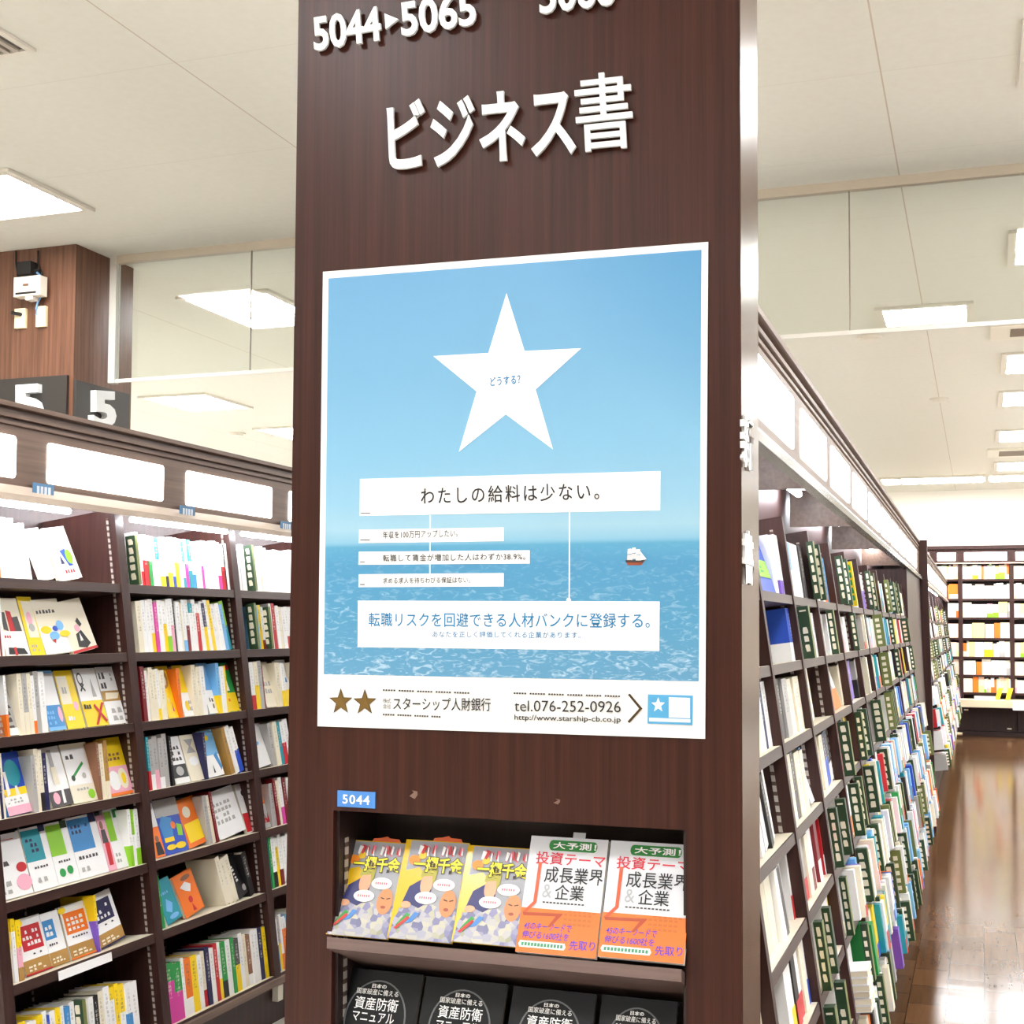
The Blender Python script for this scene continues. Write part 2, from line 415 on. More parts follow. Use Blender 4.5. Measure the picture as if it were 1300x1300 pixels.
# ------------------------------------------------------------------ poster
PP = lambda x, y, k=0: at_y(x, y, PY - 0.004 - 0.0004 * k)
po = thing('poster', 'large white-bordered poster of a blue sea with a white star on the pillar', 'poster', tuple(PP(403, 922)))
def quad(name, pts, material, k, parent=po, thick=0.0003):
    q = MB(); q.prism([PP(x, y, k) for x, y in pts], (0, thick, 0), material); return q.build(name, parent)
quad('sheet', [(410, 345), (899, 307), (895, 938), (403, 922)], M_PAPER, 0, thick=0.002)
# printed picture: sky above a sea with glitter
PRINT = (0.62, 0.73, 0.79)
mp_ = mat('sea_photo_print', (130, 190, 225), 0.4)
N, L, b = nodes_of(mp_)
tc = N.new('ShaderNodeTexCoord'); sp = N.new('ShaderNodeSeparateXYZ'); L.new(tc.outputs['Generated'], sp.inputs[0])
rp = N.new('ShaderNodeValToRGB'); R_ = rp.color_ramp
for k, (pos, c) in enumerate(((0.0, (112, 172, 206)), (0.14, (96, 170, 206)), (0.27, (92, 168, 208)), (0.316, (104, 180, 214)), (0.326, (160, 210, 232)), (0.36, (190, 224, 238)), (0.42, (172, 216, 238)), (0.55, (154, 206, 234)), (0.75, (136, 192, 226)), (1.0, (120, 180, 220)))):
    e = R_.elements[k] if k < 2 else R_.elements.new(pos)
    e.position = pos; e.color = tuple(v * k_ for v, k_ in zip(lin(c)[:3], PRINT)) + (1,)
L.new(sp.outputs['Z'], rp.inputs['Fac'])
mpn = N.new('ShaderNodeMapping'); mpn.inputs['Scale'].default_value = (22, 1, 60); L.new(tc.outputs['Generated'], mpn.inputs['Vector'])
nz = N.new('ShaderNodeTexNoise'); nz.inputs['Scale'].default_value = 1.3; nz.inputs['Detail'].default_value = 6; nz.inputs['Distortion'].default_value = 1.6
L.new(mpn.outputs['Vector'], nz.inputs['Vector'])
gr = N.new('ShaderNodeValToRGB'); gr.color_ramp.elements[0].position = 0.52; gr.color_ramp.elements[1].position = 0.78
L.new(nz.outputs['Fac'], gr.inputs['Fac'])
wz = N.new('ShaderNodeMapRange'); wz.inputs['From Min'].default_value = 0.33; wz.inputs['From Max'].default_value = 0.02; wz.inputs['To Min'].default_value = 0.0; wz.inputs['To Max'].default_value = 0.85
L.new(sp.outputs['Z'], wz.inputs['Value'])
ml = N.new('ShaderNodeMath'); ml.operation = 'MULTIPLY'; L.new(gr.outputs['Color'], ml.inputs[0]); L.new(wz.outputs['Result'], ml.inputs[1])
mx = N.new('ShaderNodeMix'); mx.data_type = 'RGBA'; mx.inputs['B'].default_value = lin((214, 234, 244)); L.new(rp.outputs['Color'], mx.inputs['A']); L.new(ml.outputs[0], mx.inputs['Factor'])
# darker printed corner at the upper right, thin cloud above the horizon
cr = N.new('ShaderNodeMath'); cr.operation = 'MULTIPLY'; L.new(sp.outputs['X'], cr.inputs[0]); L.new(sp.outputs['Z'], cr.inputs[1])
mr = N.new('ShaderNodeMapRange'); mr.inputs['From Min'].default_value = 0.55; mr.inputs['From Max'].default_value = 1.0; mr.inputs['To Max'].default_value = 0.75; L.new(cr.outputs[0], mr.inputs['Value'])
mx2 = N.new('ShaderNodeMix'); mx2.data_type = 'RGBA'; mx2.inputs['B'].default_value = tuple(v * k_ for v, k_ in zip(lin((84, 160, 208))[:3], PRINT)) + (1,); L.new(mx.outputs['Result'], mx2.inputs['A']); L.new(mr.outputs['Result'], mx2.inputs['Factor'])
L.new(mx2.outputs['Result'], b.inputs['Base Color'])
quad('sea_picture', [(417, 353.5), (890.5, 317), (887, 865), (411, 856)], mp_, 2)
quad('star', [(643, 372), (666, 445.5), (738, 442), (680, 494.5), (702, 570.5), (642, 526), (582.5, 573.5), (605, 497), (550, 452), (620, 448)], M_WHITE, 4)
for nm, pts in (('text_panel', [(457, 608), (838.5, 598), (838, 648), (456.5, 655)]), ('text_strip', [(456, 672.5), (639.5, 669.5), (639.5, 687), (455.5, 689.5)]),
                ('text_strip', [(455.5, 700.5), (672.5, 698.5), (672.5, 715.5), (455, 717)]), ('text_strip', [(455.5, 729), (639.5, 727.5), (639.5, 744.5), (455, 745.5)]),
                ('text_panel', [(454.5, 762.5), (837.5, 763.5), (837, 826.5), (454, 821.5)])):
    quad(nm, pts, M_WHITE, 4)
for x, ya, yb in ((546, 654, 730), (723, 650, 764)):
    quad('thin_line', [(x - 0.8, ya), (x + 0.8, ya), (x + 0.4, yb), (x - 1.2, yb)], mat('pale_line_print', (225, 240, 248), 0.5), 3)
c = PP(721.8, 762, 5); q = MB(); q.prism([c + V((0.004 * math.cos(t), 0, 0.004 * math.sin(t))) for t in [k * math.pi / 5 for k in range(10)]], (0, 0.0003, 0), M_WHITE); q.build('line_dot', po)
def ptext(name, text, bl, br, tl, material, bold=0.0, sp=1.0, k=6):
    A, B, T = PP(*bl, k), PP(*br, k), PP(*tl, k)
    q = MB(); put_text(q, text, A, B - A, T - A, material, bold, spacing=sp); return q.build(name, po)
M_CYAN = mat('cyan_ink', (0, 124, 178), 0.5); M_GREY = mat('grey_ink', (52, 48, 48), 0.5)
ptext('question_text', 'どうする？', (622.5, 490.5), (661, 487), (622, 479), M_CYAN, 0.02, 1.15)
ptext('headline_text', 'わたしの給料は少ない。', (534.5, 640.5), (761, 634.5), (534, 619), M_INK, 0.008, 1.25)
ptext('strip_text', '年収を100万円アップしたい。', (486, 684), (581, 681.5), (486, 674.5), M_INK, 0.004, 1.1)
ptext('strip_text', '転職して賃金が増加した人はわずか38.9%。', (486, 713), (667, 711), (486, 704), M_INK, 0.004, 1.1)
ptext('strip_text', '求める求人を待ちわびる保証はない。', (486, 741), (597, 740), (486, 733.5), M_INK, 0.004, 1.1)
ptext('offer_text', '転職リスクを回避できる人材バンクに登録する。', (468, 795.5), (825, 797.5), (468, 777.5), M_CYAN, 0.006, 1.05)
ptext('offer_text', 'あなたを正しく評価してくれる企業があります。', (549, 809), (737, 810.5), (549, 801), M_CYAN, 0.004, 1.1)
for x, y in ((458, 652), (457.5, 686), (457, 714), (457, 742.5)):
    quad('footnote_mark', [(x, y - 1), (x + 12 if y < 690 else x + 6, y - 1), (x + 12 if y < 690 else x + 6, y), (x, y)], M_GREY, 6)
# little sailing ship
q = MB(); P2 = lambda pts, m_, k: q.prism([PP(x, y, k) for x, y in pts], (0, 0.0003, 0), m_)
P2([(794, 712), (797, 717.5), (814, 717.5), (819, 711), (812, 713)], mat('hull_red', (150, 70, 40), 0.5), 4)
P2([(794, 711), (794.5, 714), (816, 714), (818, 710.5)], mat('hull_dark', (60, 50, 48), 0.5), 5)
for k, (sx, st) in enumerate(((797, 697), (802.5, 695.5), (808, 697.5))):
    P2([(sx, st), (sx + 4.4, st - 0.5), (sx + 5.4, st + 6), (sx - 0.6, st + 6.4)], M_WHITE, 5 + k * 0.2)
    P2([(sx - 0.6, st + 7.2), (sx + 5.6, st + 7), (sx + 6, st + 14), (sx - 1, st + 14)], mat('sail_grey', (214, 216, 220), 0.5), 5 + k * 0.2)
P2([(813, 700), (821, 710), (814, 711)], M_WHITE, 6)
q.build('ship_picture', po)
# footer of the poster
M_GOLD = mat('gold_star_print', (112, 84, 24), 0.4); M_GOLDE = mat('gold_star_edge', (66, 46, 10), 0.4)
for cx, cyy in ((432.5, 889.5), (463, 890.5)):
    for nm, rr, m_, k in (('gold_star', 16.5, M_GOLDE, 4), ('gold_star_face', 14.2, M_GOLD, 5)):
        pts = []
        for j in range(10):
            r = rr if j % 2 == 0 else rr * 0.40
            t = math.pi / 2 + j * math.pi / 5
            pts.append((cx + r * 0.95 * math.cos(t), cyy + 1.5 - r * 1.06 * math.sin(t)))
        quad(nm, pts, m_, k)
ptext('company_text', 'スターシップ人財銀行', (499, 901.5), (623, 903), (499, 885), M_INK, 0.008)
ptext('company_text', '株式', (486, 892.5), (496.5, 892.7), (486, 886.5), M_GREY, 0.0)
ptext('company_text', '会社', (486, 899.5), (496.5, 899.7), (486, 893.5), M_GREY, 0.0)
ptext('phone_text', 'tel.076-252-0926', (653, 903), (788, 904.5), (653, 889), M_INK, 0.0)
ptext('web_text', 'http://www.starship-cb.co.jp', (653, 916), (788, 919), (653, 907), M_INK, 0.012)
for (xa, ya, xb, yb, n) in ((486, 876, 600, 880, 34), (486, 907, 560, 910, 24), (652, 880, 788, 884, 40)):
    q = MB()
    for j in range(n):
        if j % 7 == 5: continue
        t = j / n; x = xa + (xb - xa) * t; y = ya + (yb - ya) * t; w = (xb - xa) / n * 0.7
        q.prism([PP(x, y - 1, 6), PP(x + w, y - 1, 6), PP(x + w, y + 1.1, 6), PP(x, y + 1.1, 6)], (0, 0.0003, 0), M_GREY)
    q.build('fine_print', po)
quad('chevron', [(797, 882), (799.5, 880.5), (815.5, 899.5), (799, 918), (796.5, 916), (811.5, 899.5)], M_GOLDE, 4)
quad('badge', [(822.5, 881.5), (879.5, 883), (879, 920.5), (822, 918.5)], mat('badge_blue_print', (80, 165, 212), 0.45), 4)
quad('badge_star', [(835.5 + (9 if j % 2 == 0 else 3.8) * math.cos(math.pi / 2 + j * math.pi / 5), 895 - (10 if j % 2 == 0 else 4.2) * math.sin(math.pi / 2 + j * math.pi / 5)) for j in range(10)], M_WHITE, 5)
quad('badge_panel', [(849, 885), (876, 886), (876, 912), (849, 911)], mat('badge_panel_print', (226, 228, 232), 0.5), 5)
quad('badge_strip', [(824, 911), (876.5, 913), (876.5, 917.5), (824, 915.8)], mat('badge_strip_print', (214, 234, 244), 0.5), 6)

# ------------------------------------------------------------------ magazines and books in the pillar display
def leaning_book(name, label, cat, group, bl, br, tl, Yb, Yt, n, thick, colour, edge=M_PAGE):
    """cover facing the viewer; returns root, frame mapping (u,v,k)->world on the cover"""
    A = at_y(*bl, Yb); B = at_y(*br, Yb); T = at_y(*tl, Yt)
    ex = V((B.x - A.x, 0, 0)); ez = V((0, T.y - A.y, T.z - A.z)); nn = ex.cross(ez).normalized()
    if nn.y > 0: nn = -nn
    A = A + nn * n; sk = V((T.x - A.x, 0, 0)) * 0.0
    root = thing(name, label, cat, tuple(A), group)
    F = lambda u, v, k=0: A + ex * u + (ez + sk) * v + nn * (0.0004 * k)
    q = MB(); q.prism([F(0, 0), F(1, 0), F(1, 1), F(0, 1)], -nn * 0.0008, colour)
    q.prism([F(0, 0) - nn * (thick - 0.0008), F(1, 0) - nn * (thick - 0.0008), F(1, 1) - nn * (thick - 0.0008), F(0, 1) - nn * (thick - 0.0008)], -nn * 0.0008, colour)
    q.build('cover', root)
    q = MB(); q.prism([F(0.004, 0.003) - nn * 0.0009, F(0.99, 0.003) - nn * 0.0009, F(0.99, 0.997) - nn * 0.0009, F(0.004, 0.997) - nn * 0.0009], -nn * (thick - 0.0019), edge)
    q.build('page_block', root)
    return root, F, nn
def shape(root, F, nn, name, pts, material, k, q=None):
    own = q is None
    q = q or MB(); q.prism([F(u, v, k) for u, v in pts], nn * 0.0002, material)
    return q.build(name, root) if own else None
def ell(cx, cy, rx, ry, n=18, rot=0.0):
    return [(cx + rx * math.cos(t) * math.cos(rot) - ry * math.sin(t) * math.sin(rot), cy + rx * math.cos(t) * math.sin(rot) + ry * math.sin(t) * math.cos(rot)) for t in [2 * math.pi * k / n for k in range(n)]]
def ctext(root, F, name, text, u0, v0, u1, v1, material, bold=0.0, k=8, sp=1.0, shear=0.0, rise=0.0):
    q = MB(); o = F(u0, v0, k); ex = F(u1, v0 + rise, k) - o; ey = F(u0, v1, k) - o
    put_text(q, text, o, ex, ey, material, bold, spacing=sp, shear=shear); return q.build(name, root)

M_MAGY = mat('magazine_yellow', (226, 184, 10), 0.25, coat=0.3)
M_MONEY = mat('money_heap_print', (190, 190, 200), 0.35)
N, L, b = nodes_of(M_MONEY)
tc = N.new('ShaderNodeTexCoord'); vo = N.new('ShaderNodeTexVoronoi'); vo.inputs['Scale'].default_value = 90
rp = N.new('ShaderNodeValToRGB')
for k, (pos, c) in enumerate(((0.0, (90, 92, 122)), (0.25, (136, 136, 176)), (0.5, (176, 176, 186)), (0.75, (196, 194, 174)), (1.0, (120, 124, 92)))):
    e = rp.color_ramp.elements[k] if k < 2 else rp.color_ramp.elements.new(pos)
    e.position = pos; e.color = lin(c)
L.new(tc.outputs['Object'], vo.inputs['Vector']); L.new(vo.outputs['Color'], rp.inputs['Fac']); L.new(rp.outputs['Color'], b.inputs['Base Color'])
sk_o = mat('printed_skin_orange', (214, 140, 90), 0.4); sk_t = mat('printed_skin_tan', (224, 170, 134), 0.4); suit = mat('printed_suit_navy', (38, 42, 104), 0.4)
hair = mat('printed_hair_olive', (176, 170, 60), 0.4); bub = mat('speech_bubble', (244, 242, 232), 0.4); redm = mat('red_ink', (206, 60, 60), 0.5); pinkm = mat('pink_ink', (232, 130, 150), 0.5)
lem = mat('lemon_print', (244, 232, 50), 0.4); ora = mat('orange_print', (240, 140, 36), 0.4); gry = mat('silver_print', (164, 166, 174), 0.4)
slipm = mat('orange_order_slip', (214, 96, 50), 0.5); line_m = mat('outline_ink', (58, 48, 40), 0.5)
mags = (((414, 1186), (492, 1199), (443, 1066), 'yellow comic-style magazine standing against the niche side, first of three alike'),
        ((493, 1192), (575, 1204), (518, 1067), 'yellow comic-style magazine standing between its two copies in the niche'),
        ((576, 1198), (660, 1211), (598, 1076), 'yellow comic-style magazine standing beside the white and orange books'))
for k_, (bl, br, tl, lab) in enumerate(mags):
    root, F, nn = leaning_book('magazine', lab, 'magazine', 'comic magazines in the pillar niche', bl, br, tl, PY + 0.0, PY + 0.077, 0.001 + 0.006 * k_, 0.005, M_MAGY)
    Z = lambda nm, pts, m_, k: shape(root, F, nn, nm, pts, m_, k)
    Z('picture_ground', [(0.09, 0.02), (0.99, 0.02), (0.99, 0.99), (0.09, 0.99)], gry, 1)
    Z('picture_ground', [(0.09, 0.3), (0.3, 0.3), (0.45, 0.62), (0.3, 0.72), (0.09, 0.68)], M_MAGY, 2)
    Z('money_heap', [(0.02, 0.0), (0.995, 0.0), (0.99, 0.34), (0.8, 0.3), (0.6, 0.36), (0.4, 0.33), (0.2, 0.37), (0.05, 0.2)], M_MONEY, 3)
    Z('suit', [(0.12, 0.33), (0.2, 0.52), (0.42, 0.62), (0.55, 0.5), (0.5, 0.36), (0.4, 0.31), (0.2, 0.36)], suit, 4)
    Z('face', ell(0.46, 0.56, 0.095, 0.115, rot=-0.15), sk_t, 5)
    Z('hair', [(0.34, 0.62), (0.37, 0.7), (0.5, 0.75), (0.6, 0.71), (0.585, 0.6), (0.55, 0.55), (0.53, 0.64), (0.42, 0.63)], hair, 6)
    Z('face', ell(0.84, 0.375, 0.125, 0.135), sk_o, 5)
    Z('brow', [(0.77, 0.405), (0.83, 0.395), (0.83, 0.405), (0.77, 0.417)], line_m, 6); Z('brow', [(0.86, 0.395), (0.92, 0.405), (0.92, 0.417), (0.86, 0.405)], line_m, 6)
    Z('mouth', ell(0.83, 0.315, 0.04, 0.016), mat('printed_lip', (160, 80, 60), 0.5), 6)
    for cx, cy_ in ((0.735, 0.555), (0.49, 0.415)):
        Z('speech_bubble', ell(cx, cy_, 0.17, 0.062), bub, 7)
        q = MB()
        for j in range(6): shape(root, F, nn, '', [(cx - 0.1 + j * 0.034, cy_ - 0.012), (cx - 0.078 + j * 0.034, cy_ - 0.012), (cx - 0.078 + j * 0.034, cy_ + 0.012), (cx - 0.1 + j * 0.034, cy_ + 0.012)], pinkm, 8, q)
        q.build('bubble_marks', root)
    Z('hand', ell(0.2, 0.335, 0.08, 0.035), sk_t, 6)
    Z('banknote', [(0.1, 0.13), (0.24, 0.26), (0.3, 0.24), (0.16, 0.1)], mat('banknote_green', (40, 150, 60), 0.4), 6)
    Z('banknote', [(0.24, 0.15), (0.36, 0.27), (0.44, 0.26), (0.34, 0.17)], mat('banknote_blue', (70, 130, 200), 0.4), 6)
    Z('banknote', [(0.08, 0.1), (0.12, 0.09), (0.3, 0.21), (0.26, 0.225)], redm, 7)
    Z('badge_mark', ell(0.2, 0.79, 0.09, 0.05), ora, 5); Z('badge_mark', ell(0.32, 0.84, 0.06, 0.04), mat('amber_print', (230, 190, 30), 0.4), 6)
    q = MB(); rr = random.Random(5)
    for j in range(7):
        u = 0.24 + j * 0.105
        for d in range(3):
            a0 = u + rr.uniform(0, 0.06); v0 = 0.84 + rr.uniform(0, 0.03)
            shape(root, F, nn, '', [(a0, v0), (a0 + 0.03, v0 - 0.01), (a0 + 0.05 + rr.uniform(-0.04, 0.03), v0 + 0.075), (a0 + 0.01, v0 + 0.09)], (pinkm, redm, M_WHITE)[d], 6 + d, q)
    q.build('pink_title_marks', root)
    ctext(root, F, 'title_outline', '一攫千金', 0.2, 0.66, 0.985, 0.84, line_m, 0.075, 8.6)
    ctext(root, F, 'title_text', '一攫千金', 0.21, 0.67, 0.975, 0.83, lem, 0.03, 9.6)
    if k_ < 2: Z('order_slip', [(0.42, 0.995), (0.9, 0.995), (0.86, 1.035), (0.7, 1.04), (0.66, 1.06), (0.56, 1.04), (0.44, 1.03)], slipm, -1.2)

M_BKW = mat('book_white_gloss', (222, 225, 231), 0.25, coat=0.4); M_BKO = mat('obi_orange', (226, 116, 34), 0.3); M_GRN = mat('green_pill', (30, 130, 50), 0.4)
crim = mat('crimson_ink', (206, 24, 54), 0.4); vio = mat('violet_ink', (84, 46, 190), 0.4); brn = mat('arrow_rust', (206, 84, 40), 0.4); dkb = mat('obi_mark_brown', (196, 106, 36), 0.5); grt = mat('green_ink', (70, 150, 110), 0.5)
for k_, (bl, br, tl, lab) in enumerate((((657, 1210), (758, 1220), (680, 1063), 'white investment book with orange band beside the yellow magazines'),
                                        ((762, 1217), (870, 1232), (780, 1070), 'white investment book with orange band against the far side of the niche'))):
    root, F, nn = leaning_book('book', lab, 'book', 'white and orange books in the pillar niche', bl, br, tl, PY - 0.006, PY + 0.071, 0.010 + 0.004 * k_, 0.010, M_BKW)
    Z = lambda nm, pts, m_, k: shape(root, F, nn, nm, pts, m_, k)
    Z('paper_band', [(-0.004, 0.002), (1.004, 0.002), (1.004, 0.375), (-0.004, 0.375)], M_BKO, 2)
    Z('green_pill', [(0.25 + p, 0.925 + s) for p, s in [(0.62 - 0.045 + 0.045 * math.cos(t), 0.046 * math.sin(t)) for t in [math.pi * (j / 8 - 0.5) for j in range(9)]] + [(0.045 + 0.045 * math.cos(t), 0.046 * math.sin(t)) for t in [math.pi * (j / 8 + 0.5) for j in range(9)]]], M_GRN, 2)
    ctext(root, F, 'pill_text', '大予測！', 0.3, 0.895, 0.86, 0.955, M_WHITE, 0.02, 3.5)
    ctext(root, F, 'title_text', '投資テーマ', 0.1, 0.755, 0.99, 0.865, crim, 0.01, 3)
    ctext(root, F, 'title_text', '成長業界', 0.24, 0.6, 0.985, 0.74, M_INK, 0.006, 3)
    ctext(root, F, 'title_text', '企業', 0.4, 0.46, 0.77, 0.59, M_INK, 0.006, 3)
    ctext(root, F, 'ampersand', '&', 0.24, 0.47, 0.36, 0.585, mat('pale_grey_ink', (176, 180, 184), 0.5), 0.0, 3)
    Z('arrow', [(0.145, 0.77), (0.185, 0.77), (0.18, 0.42), (0.07, 0.335), (0.02, 0.335), (0.14, 0.43)], brn, 4)
    Z('arrow', [(0.02, 0.335), (0.54, 0.345), (0.40, 0.225), (0.36, 0.225), (0.45, 0.318), (0.04, 0.308)], mat('arrow_rust_dark', (176, 70, 30), 0.4), 4)
    q = MB()
    for j in range(12): shape(root, F, nn, '', [(0.26 + j * 0.045, 0.425), (0.29 + j * 0.045, 0.425), (0.29 + j * 0.045, 0.437), (0.26 + j * 0.045, 0.437)], M_GREY, 3, q)
    q.build('fine_print', root)
    q = MB()
    for a0, b0 in ((0.55, 0.33), (0.55, 0.29), (0.55, 0.25), (0.6, 0.355)):
        for j in range(6): shape(root, F, nn, '', [(a0 + j * 0.06, b0), (a0 + 0.045 + j * 0.06, b0), (a0 + 0.045 + j * 0.06, b0 + 0.02), (a0 + j * 0.06, b0 + 0.02)], dkb, 3, q)
    q.build('band_marks', root)
    ctext(root, F, 'band_text', '45のキーワードで', 0.06, 0.195, 0.66, 0.255, vio, 0.01, 4, shear=0.02)
    ctext(root, F, 'band_text', '伸びる1600社を', 0.05, 0.12, 0.64, 0.185, vio, 0.01, 4, shear=0.02)
    ctext(root, F, 'band_text', '先取り', 0.66, 0.05, 0.98, 0.13, vio, 0.01, 4, rise=0.01)
    Z('white_pill', [(0.04, 0.045), (0.6, 0.045), (0.62, 0.07), (0.6, 0.1), (0.04, 0.1), (0.02, 0.07)], M_WHITE, 3)
    q = MB()
    for j in range(13): shape(root, F, nn, '', [(0.06 + j * 0.041, 0.058), (0.09 + j * 0.041, 0.058), (0.09 + j * 0.041, 0.086), (0.06 + j * 0.041, 0.086)], grt, 4, q)
    q.build('pill_marks', root)
    if k_ == 0: Z('order_slip', [(0.54, 0.99), (0.7, 0.99), (0.7, 1.05), (0.54, 1.05)], mat('pale_slip', (206, 212, 216), 0.4), -1.2)

M_BLK = mat('black_gloss_cover', (10, 11, 13), 0.36, 0.2); M_BLKL = mat('embossed_grey', (92, 96, 98), 0.3)
yb2 = 1352
for k_, (tl, tr) in enumerate((((441, 1228), (541, 1240)), ((546, 1240), (648, 1253)), ((657, 1253), (762, 1265)), ((770, 1264), (866, 1276)))):
    bl = (tl[0] - 28 + 3 * k_, yb2 + 12 * k_); br = (tr[0] - 25 + 3 * k_, yb2 + 12 + 12 * k_)
    lab = ('black glossy book on the lower niche shelf, standing against the niche side', 'black glossy book on the lower niche shelf, second from the slotted strip',
           'black glossy book on the lower niche shelf, below the third yellow magazine', 'black glossy book on the lower niche shelf, below the far white book')[k_]
    root, F, nn = leaning_book('book', lab, 'book', 'black books on the lower niche shelf', bl, br, tl, PY + 0.0, PY + 0.068, 0.001 + 0.002 * k_, 0.012, M_BLK, mat('dark_page_edges', (120, 112, 98), 0.7))
    v1 = 0.80
    ctext(root, F, 'title_text', '日本の', 0.40, v1 + 0.015, 0.58, v1 + 0.06, M_LETTER, 0.03, 3)
    ctext(root, F, 'title_text', '国家破産に備える', 0.22, v1 - 0.055, 0.74, v1 + 0.005, M_LETTER, 0.006, 3)
    ctext(root, F, 'title_text', '資産防衛', 0.22, v1 - 0.21, 0.76, v1 - 0.08, M_LETTER, 0.006, 3)
    ctext(root, F, 'title_text', 'マニュアル', 0.22, v1 - 0.33, 0.74, v1 - 0.23, M_LETTER, 0.006, 3)
    q = MB()
    arc = [(0.5 + 0.38 * math.cos(t), 0.5 + 0.40 * math.sin(t)) for t in [math.pi * (-0.1 + 1.2 * j / 24) for j in range(25)]]
    for (a0, b0), (a1, b1) in zip(arc, arc[1:]):
        shape(root, F, nn, '', [(a0, b0), (a1, b1), (0.5 + (a1 - 0.5) * 0.95, 0.5 + (b1 - 0.5) * 0.96), (0.5 + (a0 - 0.5) * 0.95, 0.5 + (b0 - 0.5) * 0.96)], M_BLKL, 2, q)
    q.build('embossed_ring', root)

# ------------------------------------------------------------------ sloping bookcases
class Frame:
    """u along the aisle (+Y), v up the slope, w outward from the shelf front"""
    def __init__(s, X0, z0, k):
        s.X0, s.z0, s.k = X0, z0, k
        n = math.sqrt(1 + k * k)
        s.up = V((-k, 0, 1)) / n; s.n = V((1, 0, k)) / n; s.c = n
    def v(s, z): return (z - s.z0) * s.c
    def X(s, z): return s.X0 + s.k * (s.z0 - z)
    def P(s, u, v, w): return V((s.X0, u, s.z0)) + s.up * v + s.n * w
    def u_at(s, px, z, w=0.0):
        lo, hi = 0.5, 40.0
        for _ in range(50):
            m = (lo + hi) / 2
            p = s.P(m, s.v(z), w)
            if (p - EYE).dot(_f) < 0.05 or proj(p)[0] < px: lo = m
            else: hi = m
        return (lo + hi) / 2
    def M(s, u, v, w, lean=0.0, tip=0.0, turn=0.0):
        """matrix of an object standing at (u,v,w): local x along the aisle, y into the shelf, z up"""
        p = s.P(u, v, w)
        R = Matrix(((0, -s.n.x, s.up.x), (1, 0, 0), (0, -s.n.z, s.up.z)))
        R = R @ Matrix.Rotation(turn, 3, 'Z') @ Matrix.Rotation(tip, 3, 'X') @ Matrix.Rotation(lean, 3, 'Y')
        return Matrix.Translation(p) @ R.to_4x4()

def local(q, name, parent):
    o = q.build(name); o.parent = parent; return o

